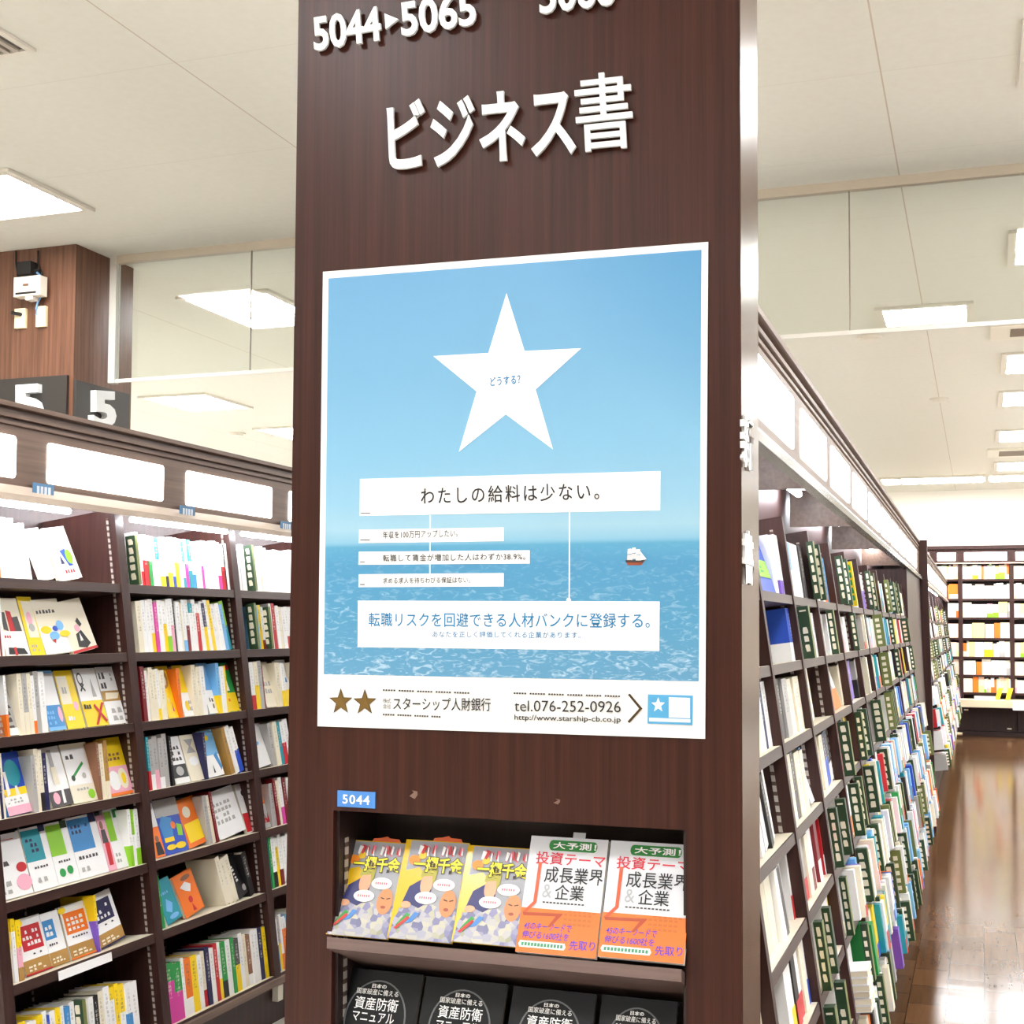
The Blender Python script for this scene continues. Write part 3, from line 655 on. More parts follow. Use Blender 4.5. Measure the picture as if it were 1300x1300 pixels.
def make_case(F, name, label, ys, tops, depth, Xh, y0, y1, boxes, ztop=2.234, plinth_z=0.2, plinth_X=None, th=0.03, ut=0.045, end_panels=(), tubes=(), tags=(), shelf_u=None, upright_top=1.95, board_ys=(), strips=(), tube_at=(-0.10, 2.0), lip=('header_lip', (186, 168, 152))):
    root = thing(name, label, 'bookcase', (Xh - 0.2, (y0 + y1) / 2, 0))
    vt = F.v(upright_top); vb = F.v(plinth_z - 0.03)
    q = MB(); q.box((y0, vb, -depth - 0.012), (y1, vt, -depth), M_BACK, lambda u, v, w: F.P(u, v, w)); q.build('back_panel', root)
    for y in ys:
        q = MB(); q.box((y - ut / 2, vb, -depth), (y + ut / 2, vt, 0), M_CASE, lambda u, v, w: F.P(u, v, w)); q.build('upright', root)
    spans = list(zip(ys, ys[1:])) if shelf_u is None else shelf_u
    for a, c in spans:
        a2, c2 = max(a + ut / 2, y0), min(c - ut / 2, y1)
        for z in tops:
            v = F.v(z)
            q = MB(); q.box((a2, v - th, -depth), (c2, v, -0.003), M_CASEY, lambda u, v, w: F.P(u, v, w)); s_ = q.build('shelf', root)
            q = MB(); q.box((a2 + 0.001, v, -depth + 0.006), (c2 - 0.001, v + 0.0006, -0.006), M_LINER, lambda u, v, w: F.P(u, v, w)); q.build('liner', s_)
        # slotted strip on the near face of the far upright
        q = MB(); q.box((c2 - 0.003, vb + 0.05, -0.034), (c2 - 0.0005, vt - 0.03, -0.026), M_SLOT, lambda u, v, w: F.P(u, v, w)); q.build('slotted_standard', root)
        q = MB(); m_ = (a2 + c2) / 2
        q.box((m_ + 0.08, vb + 0.05, -depth + 0.0005), (m_ + 0.087, vt - 0.03, -depth + 0.004), M_SLOT, lambda u, v, w: F.P(u, v, w)); q.build('slotted_standard', root)
    # header: cornice, fascia with lit panels, lip, roof board
    q = MB(); q.box((Xh - depth - 0.2, y0, ztop - 0.03), (Xh - 0.03, y1, ztop - 0.012), M_FASCIA); q.build('roof_board', root)
    q = MB()
    prof = [(0, ztop), (0, ztop - 0.014), (-0.022, ztop - 0.018), (-0.022, ztop - 0.032), (-0.004, ztop - 0.036), (-0.004, ztop - 0.047), (-0.02, ztop - 0.05), (-0.02, ztop - 0.057),
            (-0.006, ztop - 0.06), (-0.006, ztop - 0.069), (-0.014, ztop - 0.073), (-0.014, ztop - 0.08), (-0.03, ztop - 0.08), (-0.03, ztop)]
    q.prism([(Xh + x, y0, z) for x, z in prof], (0, y1 - y0, 0), M_FASCIA); q.build('cornice', root)
    zb = 1.972
    q = MB(); q.box((Xh - 0.022, y0, zb), (Xh - 0.006, y1, ztop - 0.08), M_FASCIA); q.build('fascia', root)
    for a, c in boxes:
        q = MB(); z0, z1, r = 1.999, 2.13, 0.012
        pts = []
        for cy_, cz, t0 in ((c - r, z1 - r, 0), (a + r, z1 - r, 90), (a + r, z0 + r, 180), (c - r, z0 + r, 270)):
            pts += [(Xh - 0.006, cy_ + r * math.cos(math.radians(t0 + t)), cz + r * math.sin(math.radians(t0 + t))) for t in (0, 30, 60, 90)]
        q.prism(pts, (0.005, 0, 0), M_LIT); q.build('lit_panel', root)
    q = MB(); q.prism([(Xh - 0.02, y0, zb), (Xh - 0.02, y0, 1.935), (Xh + 0.02, y0, 1.927), (Xh + 0.02, y0, 1.948), (Xh - 0.006, y0, zb + 0.006)], (0, y1 - y0, 0), mat(lip[0], lip[1], 0.25)); q.build('lip', root)
    q = MB(); q.box((Xh - depth - 0.13, y0, 1.88), (Xh - depth - 0.11, y1, ztop - 0.031), M_BACK); q.build('header_back', root)
    for y in board_ys:
        q = MB(); q.box((Xh - depth - 0.1, y - 0.01, 1.95), (Xh - 0.022, y + 0.01, ztop - 0.031), M_FASCIA); q.build('canopy_board', root)
    for a, c in strips:
        q = MB(); q.tube([(Xh + 0.012, a, 1.917), (Xh + 0.012, c, 1.917)], 0.010, M_TUBE, 8); q.build('lamp_tube', root)
    for a, c in tubes:
        tx, tz = tube_at
        q = MB(); q.tube([(Xh + tx, a, tz), (Xh + tx, c, tz)], 0.013, M_TUBE, 8); t = q.build('lamp_tube', root)
        q = MB(); q.box((Xh + tx - 0.025, a - 0.03, tz + 0.017), (Xh + tx + 0.025, c + 0.03, tz + 0.05), M_WHITE); q.build('lamp_batten', root)
    for y, in tags:
        q = MB(); q.box((Xh + 0.005, y, 1.95), (Xh + 0.008, y + 0.10, 1.994), mat('pale_blue_tag', (88, 136, 178), 0.45)); t = q.build('number_tag', root)
        q = MB()
        for d in range(4): q.box((Xh + 0.008, y + 0.018 + d * 0.018, 1.96), (Xh + 0.0085, y + 0.03 + d * 0.018, 1.985), mat('tag_mark', (226, 232, 240), 0.5))
        q.build('tag_marks', t)
    px = plinth_X if plinth_X is not None else F.X(plinth_z) - 0.04
    q = MB(); q.box((px - depth, y0, 0), (px, y1, plinth_z - 0.035), M_BACK); q.build('plinth', root)
    for k, pan in enumerate(end_panels):
        q = MB(); q.prism([(x, pan[0], z) for x, z in pan[1]], (0, pan[2], 0), M_CASE); q.build('end_panel', root)
    return root

FL = Frame(-2.82, 1.94, 0.138)
LT = (1.69, 1.454, 1.216, 0.981, 0.747, 0.515, 0.20)
LY = [3.16 + 0.74 * k for k in range(6)]
case_l = make_case(FL, 'bookcase', 'dark wood bookcase with wide sloping shelves across the aisle, below the charcoal 5 signs', LY, LT, 0.30, -2.805, 3.135, 6.885,
    [(2.72 + 0.79 * k, 3.36 + 0.79 * k) if k else (3.14, 3.36) for k in range(5) if 2.72 + 0.79 * k < 6],
    tubes=[(3.25 + 0.74 * k, 3.8 + 0.74 * k) for k in range(5)], tags=[(3.43,), (4.245,), (5.0,)], plinth_z=0.2, strips=[(3.2 + 0.74 * k, 3.6 + 0.74 * k + (0.22 if k else 0)) for k in range(5)])
q = MB(); q.box((FL.X(0.2) - 0.002, 3.135, 0.165), (FL.X(0.2) + 0.012, 6.885, 0.19), M_FASCIA); q.build('base_rail', case_l)
q = MB(); q.box((FL.X(0.2) - 0.035, 4.66, 0.09), (FL.X(0.2) - 0.01, 4.70, 0.15), M_PLASTIC); q.build('drawer_catch', case_l)

# ------------------------------------------------------------------ books
NB_ = [0]
def book_desc(base, low, up):
    s = CNAME[base]
    if low and up: return f'{s} book, {CNAME[low]} foot, {CNAME[up]} head'
    if low: return f'{s} book with {CNAME[low]} lower band'
    if up: return f'{s} book with {CNAME[up]} top band'
    return f'plain {s} book'
def spine_book(F, u, t, v, h, w, d, base, low=None, up=None, lean=0.0, lf=0.3, uf=0.22, pages=True):
    """spine outward; object origin at the foot of the spine; local x thickness, y into the shelf, z height"""
    X = F.M(u + t / 2, v, w, -lean)
    # keep the lower corner on the board
    X = X @ Matrix.Translation((0, 0, abs(math.sin(lean)) * t / 2))
    q = MB(); cuts = [0, 1]
    segs = []
    a = 0.0
    if low: segs.append((0, lf, low)); a = lf
    b_ = 1.0
    if up: b_ = 1 - uf
    segs.append((a, b_, base))
    if up: segs.append((b_, 1, up))
    ct = 0.0012
    for s0, s1, c in segs:
        m_ = cover(c); z0, z1 = s0 * h, s1 * h
        q.box((-t / 2, 0, z0), (t / 2, 0.0018, z1), m_)
        q.box((-t / 2, 0.0018, z0), (-t / 2 + ct, d, z1), m_)
        q.box((t / 2 - ct, 0.0018, z0), (t / 2, d, z1), m_)
    o = q.build('book', X=X)
    if pages:
        q = MB(); q.box((-t / 2 + ct, 0.0018, 0.002), (t / 2 - ct, d - 0.003, h - 0.003), M_PAGE); local(q, 'page_block', o)
    NB_[0] += 1
    return o

def face_book(F, u0, u1, v, h, w, d, base, art=(), lean=0.0, tip=-0.2, edge='c', turn=0.0, strip=None):
    """cover outward; local x across the cover, y into the shelf, z up"""
    W = u1 - u0
    X = F.M(u0 + W / 2, v, w, -lean, tip, turn) @ Matrix.Translation((0, 0, abs(math.sin(lean)) * W / 2 + abs(math.sin(tip)) * d))
    q = MB(); m_ = flat(base)
    q.box((-W / 2, 0, 0), (W / 2, 0.0012, h), m_)
    q.box((-W / 2, d - 0.0012, 0), (W / 2, d, h), m_)
    if strip: q.box((-W / 2, 0.0012, 0), (-W / 2 + 0.0012, d - 0.0012, h), flat(strip))
    o = q.build('book', X=X)
    q = MB(); q.box((-W / 2 + 0.0013, 0.0012, 0.002), (W / 2 - 0.003, d - 0.0012, h - 0.003), flat(edge) if edge != 'c' else M_PAGE); local(q, 'page_block', o)
    for k, a in enumerate(art):
        y = -0.0005 - 0.0003 * k
        L2 = lambda x, z: (-W / 2 + x * W, y, z * h)
        q = MB(); nm = 'cover_picture'
        if a[0] == 'r':
            _, x0, z0, x1, z1, c = a
            q.prism([L2(x0, z0), L2(x1, z0), L2(x1, z1), L2(x0, z1)], (0, 0.0003, 0), flat(c)); nm = 'paper_band' if x0 <= 0 and x1 >= 1 else 'cover_panel'
        elif a[0] == 'e':
            _, cx, cz, rx, rz, c = a
            q.prism([L2(x, z) for x, z in ell(cx, cz, rx, rz, 14)], (0, 0.0003, 0), flat(c))
        elif a[0] == 'p':
            q.prism([L2(x, z) for x, z in a[1]], (0, 0.0003, 0), flat(a[2]))
        elif a[0] == 'm':      # rows of unreadable title marks
            _, x0, z0, x1, z1, rows, n, c = a; rr = random.Random(int(1000 * (x0 + z0 + n)))
            for r in range(rows):
                for j in range(n):
                    if rr.random() < 0.12: continue
                    xa = x0 + (x1 - x0) * j / n; za = z0 + (z1 - z0) * r / rows
                    xw, zw = (x1 - x0) / n * rr.uniform(0.55, 0.85), (z1 - z0) / rows * rr.uniform(0.5, 0.72)
                    q.prism([L2(xa, za), L2(xa + xw, za + rr.uniform(0, 0.006)), L2(xa + xw * rr.uniform(0.7, 1), za + zw), L2(xa + xw * 0.1, za + zw)], (0, 0.0003, 0), flat(c))
            nm = 'title_marks'
        local(q, nm, o)
    NB_[0] += 1
    return o

def divider(F, u, v, h, out, inn, tu=0.022, base='g', ink='c', edge='O', marks=5, label='', big=False):
    """index plate standing out from the shelf: broad face towards the near end of the aisle"""
    X = F.M(u + tu / 2, v, out)
    W = out + inn; W = max(W, 0.012)
    q = MB(); q.box((-tu / 2, 0, 0), (tu / 2, W, h), flat(base)); q.box((-tu / 2, -0.0008, 0), (tu / 2, 0, h), flat(edge))
    o = q.build('shelf_divider', X=X); tag(o, label, 'divider')
    rr = random.Random(int(u * 9173) + marks)
    q = MB(); z = h * (0.6 if big else 0.93)
    step = h * (0.5 if big else 0.86) / marks
    for k in range(marks):
        a = W * rr.uniform(0.2, 0.28); s_ = step * rr.uniform(0.66, 0.8); c = W / 2
        pts = [(c - a, z - s_), (c + a * rr.uniform(0.6, 1), z - s_), (c + a, z - s_ * rr.uniform(0.2, 0.5)), (c + a * rr.uniform(0.7, 1), z), (c - a * rr.uniform(0.5, 1), z), (c - a, z - s_ * 0.5)]
        q.prism([(-tu / 2 - 0.0008, y, zz) for y, zz in pts], (0.0006, 0, 0), flat(ink)); z -= step
    local(q, 'index_marks', o)
    if big:
        q = MB(); q.box((-tu / 2 - 0.0008, W * 0.2, h * 0.9), (-tu / 2 - 0.0002, W * 0.8, h * 0.93), flat('c')); local(q, 'index_line', o)
    return o

def where_label(desc, n, row, bay, place):
    a = f'{desc}, {ORD[n]} from near end of {row}, {bay} {place}'
    if len(a.replace('-', '').split()) > 15: a = f'{desc}, {ORD[n]} along {row}, {bay} {place}'
    return a
def parse(tok):
    """'w6^t/r<5' -> white, 6 px wide, teal head band, red foot band, leaning 5 degrees"""
    lean = 0.0
    if '<' in tok: tok, l_ = tok.split('<'); lean = float(l_)
    low = up = None
    if '/' in tok: tok, low = tok.split('/')
    if '^' in tok: tok, up = tok.split('^')
    return tok[0], float(tok[1:] or 6), low, up, lean

BAYN = ('near bay', 'middle bay', 'far bay')
def left_row(row, bay, items, x0, hpx=0.78):
    """items: spine tokens or ('F', px width, depth, base, art, kw); placed along the board from pixel x0"""
    z = LT[row]; v = FL.v(z) + 0.0008
    space = (LT[row - 1] - z if row else 1.935 - z) * FL.c - 0.03
    x = x0; n = 0; rr = random.Random(row * 31 + bay * 7 + 1)
    for it in items:
        if isinstance(it, (int, float)): x += it; continue
        lab = lambda d: where_label(d, n, ROWN[row], BAYN[bay], 'across aisle')
        if isinstance(it, str):
            b_, wpx, low, up, lean = parse(it)
            u0, u1 = FL.u_at(x, z, -0.02), FL.u_at(x + wpx, z, -0.02)
            t = max(0.006, (u1 - u0) * 0.96)
            h = min(0.188, space * 0.9) * (0.93 + 0.1 * rr.random()) * (hpx / 0.78)
            if b_ == 'g':
                divider(FL, u0 + 0.002, v, h * 0.98, 0.004, 0.035 + 0.0, 0.016, label=lab('dark green index plate with pale marks'))
            else:
                o = spine_book(FL, u0, t, v, h, -0.018 - 0.008 * rr.random(), 0.128, b_, low, up, math.radians(lean), lf=rr.choice((0.22, 0.3, 0.36, 0.5)), uf=rr.choice((0.2, 0.3, 0.45)))
                tag(o, lab(book_desc(b_, low, up)), 'book', f'spine-out books, {ROWN[row]}, {BAYN[bay]}')
            x += wpx; n += 1
        else:
            _, wpx, strip, base, desc, art = it[:6]; kw = dict(it[6]) if len(it) > 6 else {}
            hh = kw.pop('h', 0.86); wf = kw.pop('w', -0.03)
            x1 = x + strip
            u0, u1 = FL.u_at(x1, z, wf), FL.u_at(x1 + wpx, z, wf)
            # depth of the block whose near side fills the strip to the left of the cover
            d = 0.014
            if strip:
                ua = FL.u_at(x, z, wf); d = min(0.12, max(0.014, (u0 - ua) * 0.72))
            lean = math.radians(kw.pop('lean', 0.0))
            o = face_book(FL, u0, u1, v, space * hh, wf, d, base, art, lean, **kw)
            tag(o, lab(desc), 'book', f'face-out books, {ROWN[row]}, {BAYN[bay]}')
            x = x1 + wpx * (1 - it[7] if len(it) > 7 else 1.0) + 0.4; n += 1

T = lambda s: s.split()
# near bay
left_row(0, 0, ['c4/B', 'w5/B', 'w5', 'w6', 'w5', 'w6', 'w5', 'w6', 'w6<6', 9,
    ('F', 20, 3, 'w', 'white leaning book with faint marks', [('m', .2, .78, .7, .9, 1, 4, 'p'), ('m', .5, .3, .7, .36, 1, 2, 'e')], dict(lean=9, h=.80)),
    ('F', 30, 3, 'w', 'white leaning book with blue and lime picture', [('m', .1, .72, .95, .86, 2, 4, 'p'), ('p', [(.42, .55), (.62, .25), (.8, .25), (.66, .58)], 'b'), ('e', .74, .42, .14, .14, 'l'), ('p', [(.3, .3), (.36, .48), (.46, .3)], 'n'), ('m', .35, .12, .8, .22, 1, 4, 'r')], dict(lean=9, h=.84))], -6)
left_row(1, 0, ['c4', 'R3', 'w3',
    ('F', 30, 2, 'c', 'cream book with black and red figures', [('r', 0, 0, 1, .42, 'w'), ('p', [(.15, .45), (.2, .75), (.35, .75), (.34, .42)], 'd'), ('p', [(.4, .42), (.4, .78), (.6, .76), (.66, .42)], 'r'), ('p', [(.62, .42), (.6, .66), (.85, .68), (.9, .42)], 'd'), ('m', .1, .3, .4, .38, 1, 3, 'r'), ('p', [(.1, .02), (.15, .14), (.8, .12), (.9, .02)], 'k'), ('r', .36, .0, .46, .14, 'r')], dict(h=.9)),
    ('F', 18, 1, 'y', 'yellow framed book with a pale portrait', [('r', .2, .3, .9, .92, 'c'), ('e', .5, .62, .18, .12, 'p'), ('e', .52, .47, .2, .07, 'e'), ('m', .15, .06, .7, .2, 2, 4, 'e')], dict(h=.93)),
    ('F', 34, 1, 'w', 'white book with yellow and blue blots', [('r', 0, .5, 1, 1, 'c'), ('m', .08, .74, .8, .84, 1, 6, 'd'), ('e', .25, .44, .2, .07, 'y'), ('e', .6, .45, .1, .05, 'b'), ('e', .8, .5, .14, .09, 's'), ('e', .5, .32, .18, .08, 's'), ('e', .9, .34, .2, .06, 'y'), ('p', [(.35, .25), (.5, .26), (.45, .18)], 'r')], dict(h=.88, lean=4)),
    ('F', 33, 0, 'c', 'beige book with black suited man', [('p', [(.3, .1), (.36, .34), (.6, .4), (.8, .12), (.6, .05)], 'k'), ('e', .48, .45, .1, .07, 'p'), ('p', [(.44, .2), (.5, .36), (.56, .2)], 'w'), ('p', [(.5, .58), (.62, .64), (.7, .5), (.6, .46)], 'k'), ('r', 0, 0, 1, .05, 'r')], dict(h=.86, lean=9))], -3)
left_row(2, 0, [('F', 12, 0, 'w', 'white book with brown photo foot', [('r', 0, 0, 1, .42, 'z'), ('m', .1, .05, .9, .36, 3, 3, 'e')], dict(h=.9)), 'w3/o',
    ('F', 14, 0, 'e', 'grey book with ruled lines', [('m', .1, .1, .8, .9, 7, 1, 'd'), ('r', 0, 0, 1, .12, 'w')], dict(h=.9)), 'c6', 'e6/c', 'c5', 'w5/o', 'e6', 'w7',
    ('F', 21, 1, 'w', 'white book with blue photo foot', [('r', 0, 0, 1, .42, 'S'), ('r', 0, .95, 1, 1, 's'), ('m', .1, .1, .55, .36, 3, 3, 's'), ('e', .86, .26, .12, .13, 'p'), ('r', 0, 0, 1, .06, 's')], dict(h=.94)),
    ('F', 22, 2, 'y', 'yellow book with a pale centre card', [('r', .04, .42, .62, .9, 'c'), ('m', .2, .6, .5, .8, 1, 2, 'e'), ('e', .76, .38, .14, .08, 'p'), ('m', .15, .14, .7, .24, 1, 4, 'w')], dict(h=.93)),
    ('F', 27, 2, 'e', 'grey book with ribbon drawing and yellow band', [('r', 0, .42, 1, 1, 'w'), ('r', 0, 0, 1, .44, 'y'), ('e', .2, .82, .13, .11, 'd'), ('e', .2, .82, .09, .075, 'w'), ('p', [(.1, .62), (.14, .6), (.32, .72), (.28, .74)], 'k'), ('p', [(.12, .72), (.3, .6), (.34, .62), (.16, .74)], 'k'), ('p', [(.6, .5), (.66, .82), (.78, .5)], 'e'), ('p', [(.4, .02), (.9, .4), (.98, .38), (.52, .02)], 'r'), ('p', [(.5, .34), (.9, .05), (.98, .08), (.56, .38)], 'r'), ('m', .05, .3, .4, .42, 1, 3, 'k')], dict(h=.95)),
    ('F', 30, 1, 'w', 'white book with brown photo strip', [('r', 0, .4, 1, .58, 'B'), ('p', [(.1, .43), (.15, .55), (.7, .54), (.6, .44)], 'c'), ('m', .05, .62, .3, .95, 2, 2, 'd'), ('m', .5, .75, .62, .92, 2, 1, 'e'), ('m', .2, .06, .7, .32, 2, 2, 'e'), ('r', .78, .02, .8, .95, 'p')], dict(h=.96))], -2)
left_row(3, 0, ['c4', 'n3', 'c4',
    ('F', 32, 3, 'b', 'blue book with a teal balloon', [('r', 0, 0, 1, .3, 'w'), ('r', .06, .3, .94, .42, 'y'), ('e', .55, .66, .3, .22, 't'), ('p', [(.48, .3), (.52, .45), (.6, .45), (.64, .3)], 'c'), ('p', [(.14, .3), (.2, .7), (.3, .7), (.28, .34)], 'w'), ('r', 0, 0, 1, .14, 'p'), ('m', .08, .18, .7, .27, 2, 5, 'e')], dict(h=.92, lean=2, strip='S')),
    'e5', 'c5', 'c5/k', 'n6',
    ('F', 27, 2, 'w', 'white book with bottle drawing', [('r', 0, 0, 1, .26, 'd'), ('e', .3, .14, .15, .1, 'p'), ('p', [(.55, .04), (.6, .28), (.7, .28), (.68, .04)], 'w'), ('p', [(.42, .66), (.4, .95), (.58, .95), (.58, .66)], 'e'), ('r', .36, .36, .62, .66, 'c')], dict(h=.92, lean=2)),
    ('F', 33, 0, 'c', 'pale green book with lime dot', [('r', 0, .3, .86, .92, 'w'), ('m', .1, .74, .6, .86, 1, 3, 'd'), ('p', [(.15, .44), (.19, .4), (.7, .64), (.66, .68)], 'G'), ('e', .2, .42, .07, .05, 'g'), ('e', .62, .44, .07, .05, 'e'), ('e', .72, .12, .13, .08, 'l'), ('m', .1, .2, .7, .27, 1, 5, 'e')], dict(h=.94)),
    'z3', 'c6', 'B4/c',
    ('F', 29, 1, 'y', 'golden yellow book with a pink circle foot', [('r', 0, 0, 1, .5, 'p'), ('e', .3, .26, .24, .17, 'w'), ('e', .68, .28, .2, .18, 'c'), ('e', .7, .28, .09, .1, 'y'), ('m', .15, .6, .8, .76, 2, 4, 'z'), ('r', 0, 0, 1, .05, 'o')], dict(h=.96))], -2)
left_row(4, 0, [('F', 44, 0, 'w', 'white book with one red dot', [('m', .12, .5, .6, .74, 2, 2, 'd'), ('r', .06, .9, .8, .91, 'r'), ('e', .84, .44, .15, .08, 'r'), ('e', .82, .2, .22, .13, 'p'), ('m', .1, .08, .5, .3, 2, 2, 'e')], dict(h=.92)),
    ('F', 31, 1, 'w', 'white book with a teal square', [('r', 0, .46, .76, .96, 't'), ('m', .12, .6, .6, .86, 3, 3, 'n'), ('r', .72, .9, .98, 1, 'n'), ('m', .1, .34, .8, .4, 1, 6, 'd'), ('m', .25, .12, .7, .26, 1, 2, 'e')], dict(h=.94)),
    ('F', 27, 0, 'w', 'white book with a lime square', [('r', 0, .46, .7, .96, 'l'), ('r', .68, .88, .98, 1, 'g'), ('m', .1, .34, .8, .4, 1, 6, 'd'), ('e', .28, .18, .14, .07, 'G'), ('e', .64, .2, .14, .07, 'G')], dict(h=.94)),
    ('F', 36, 0, 'w', 'white book with a sky blue square', [('r', 0, .44, .76, .96, 'S'), ('m', .08, .72, .7, .9, 2, 5, 'n'), ('r', .74, .86, .98, 1, 'n'), ('m', .1, .3, .8, .38, 1, 6, 'd'), ('m', .1, .1, .8, .24, 1, 4, 'e')], dict(h=.96)),
    ('F', 10, 0, 'p', 'pink book with a suited figure', [('e', .4, .82, .2, .08, 'z'), ('p', [(.1, .5), (.2, .74), (.7, .74), (.8, .5)], 'd'), ('p', [(.2, .1), (.3, .5), (.85, .5), (.7, .1)], 'r')], dict(h=.9)),
    ('F', 17, 0, 'w', 'white book with a lime block', [('r', 0, .46, .5, .96, 'l'), ('r', .62, .84, .96, .98, 'G'), ('m', .1, .1, .5, .3, 2, 2, 'e')], dict(h=.97)), 'w4/l', 'w4^l', 'w5/l'], -1)
left_row(5, 0, ['w6^y', 'c5^y', 'w5^y', 'p6^y/B',
    ('F', 33, 3, 'w', 'red square book with gold obi', [('r', 0, 0, 1, .26, 'B'), ('r', .12, .42, .9, .86, 'r'), ('m', .18, .5, .84, .82, 3, 5, 'w'), ('e', .16, .92, .15, .06, 'y'), ('m', .15, .06, .85, .18, 2, 4, 'c'), ('r', 0, 0, 1, .03, 'r'), ('m', .3, .33, .8, .38, 1, 4, 'd')], dict(h=.82)),
    ('F', 22, 0, 'w', 'blue square book with gold obi', [('r', 0, 0, 1, .26, 'B'), ('r', .0, .5, .62, .86, 'S'), ('m', .08, .56, .5, .8, 2, 2, 'w'), ('m', .1, .06, .85, .18, 2, 4, 'c'), ('m', .1, .38, .6, .44, 1, 4, 'd')], dict(h=.80)),
    ('F', 34, 2, 'w', 'orange square book with gold obi', [('r', 0, 0, 1, .26, 'B'), ('r', .06, .46, .84, .86, 'o'), ('m', .14, .52, .76, .8, 3, 4, 'w'), ('e', .06, .92, .14, .06, 'y'), ('m', .1, .06, .85, .18, 2, 4, 'c'), ('r', 0, 0, 1, .03, 'o'), ('m', .2, .38, .8, .43, 1, 6, 'd')], dict(h=.82)),
    'v3^y',
    ('F', 32, 0, 'w', 'leaning navy square book with gold obi', [('r', 0, 0, 1, .26, 'B'), ('r', .12, .46, .86, .88, 'n'), ('m', .2, .52, .78, .82, 3, 4, 'w'), ('e', .04, .92, .14, .06, 'y'), ('m', .1, .06, .85, .18, 2, 4, 'c'), ('r', 0, 0, 1, .03, 'n'), ('m', .25, .38, .8, .43, 1, 4, 'd')], dict(h=.82, lean=6))], 9)
q = MB(); u0, u1 = FL.u_at(73, LT[5]), FL.u_at(140, LT[5]); v = FL.v(LT[5])
q.box((u0, v - 0.033, 0.001), (u1, v - 0.006, 0.004), M_WHITE, lambda a, c, d: FL.P(a, c, d)); q.build('price_strip', case_l)
left_row(6, 0, T('w7 c6^y w7^y w6/y w7 y6/w w6 b5 w7/b y5 w6 S6 w7 g8 c7 w7 k6 c7 w8 w7^y y5 w7^y w7/S w8'), 22, 0.84)
# middle bay
left_row(0, 1, T('g8<3 w4 w5/r w6/r w4/G w6 w5^t w5/y w4/n w5/y w5/b w4/y w5 w4^t/t w4^p/m w4^t/t w5/S w6 w4/m w6 w6 w5 w5/m w4/r k2 w6 w7 w6 w6'), 169)
left_row(1, 1, T('c7 w5 w5 w6/y m4 w6 y5^w w4/l w5/p k3 w5 c4 w4/s w4/R w4^t w5 r5^w w5 n4/y<4 w5<5 y4<6 w5<7 w5<8 s5<9 l5/t<12'), 178, 0.80)
left_row(2, 1, ['R5', 'w5', 'c5', 'c5', 'w4/y', 'c6',
    ('F', 15, 1, 'y', 'yellow book with gold portrait oval', [('e', .4, .76, .34, .2, 'B'), ('e', .4, .72, .18, .1, 'c'), ('m', .15, .3, .6, .55, 2, 3, 'c'), ('p', [(.5, .12), (.6, .12), (.54, .3)], 'm')], dict(h=.93)), 'o4',
    ('F', 14, 1, 'w', 'white book with yellow upper half', [('r', 0, .46, 1, 1, 'y'), ('e', .45, .2, .18, .1, 'y'), ('m', .6, .1, .9, .36, 2, 2, 'e')], dict(h=.93)), 'c5', 'c5', 'w6',
    ('F', 13, 1, 's', 'sky blue book with white lower half', [('r', 0, 0, 1, .46, 'w'), ('m', .3, .1, .7, .36, 2, 2, 'd')], dict(h=.95)), 's4/y', 'w5', 'y2',
    ('F', 20, 0, 'G', 'green book with yellow foot and red dot', [('r', 0, 0, 1, .38, 'y'), ('e', .56, .9, .13, .06, 'r'), ('p', [(.06, .42), (.1, .74), (.34, .74), (.4, .42)], 'w'), ('m', .15, .2, .5, .3, 1, 2, 'o')], dict(h=.94)), 'w6/n'], 184)
left_row(3, 1, ['t3/r', 'e6/w', 'e6/p', 'e5/w', 'e6', 4, 'k3',
    ('F', 18, 0, 'w', 'white book with line figures and black band', [('r', 0, .12, 1, .4, 'k'), ('e', .5, .26, .26, .1, 'e'), ('m', .2, .48, .9, .84, 3, 3, 'd'), ('r', 0, 0, 1, .12, 'w')], dict(h=.84)),
    ('F', 19, 1, 'c', 'cream book with grey hourglass', [('p', [(.2, .9), (.8, .9), (.55, .75), (.8, .6), (.2, .6), (.45, .75)], 'e'), ('e', .5, .42, .3, .1, 'w')], dict(h=.84)), 'n3',
    ('F', 20, 0, 's', 'sky blue book with white foot', [('r', 0, 0, 1, .46, 'w'), ('e', .5, .84, .14, .06, 'y'), ('p', [(.66, .45), (.86, .5), (1, .18), (.9, .1)], 'S'), ('p', [(.4, .08), (.46, .26), (.5, .08)], 'k')], dict(h=.86, lean=2)),
    9, 'B5<14', 'w5<16', 'w6/b<17'], 191)
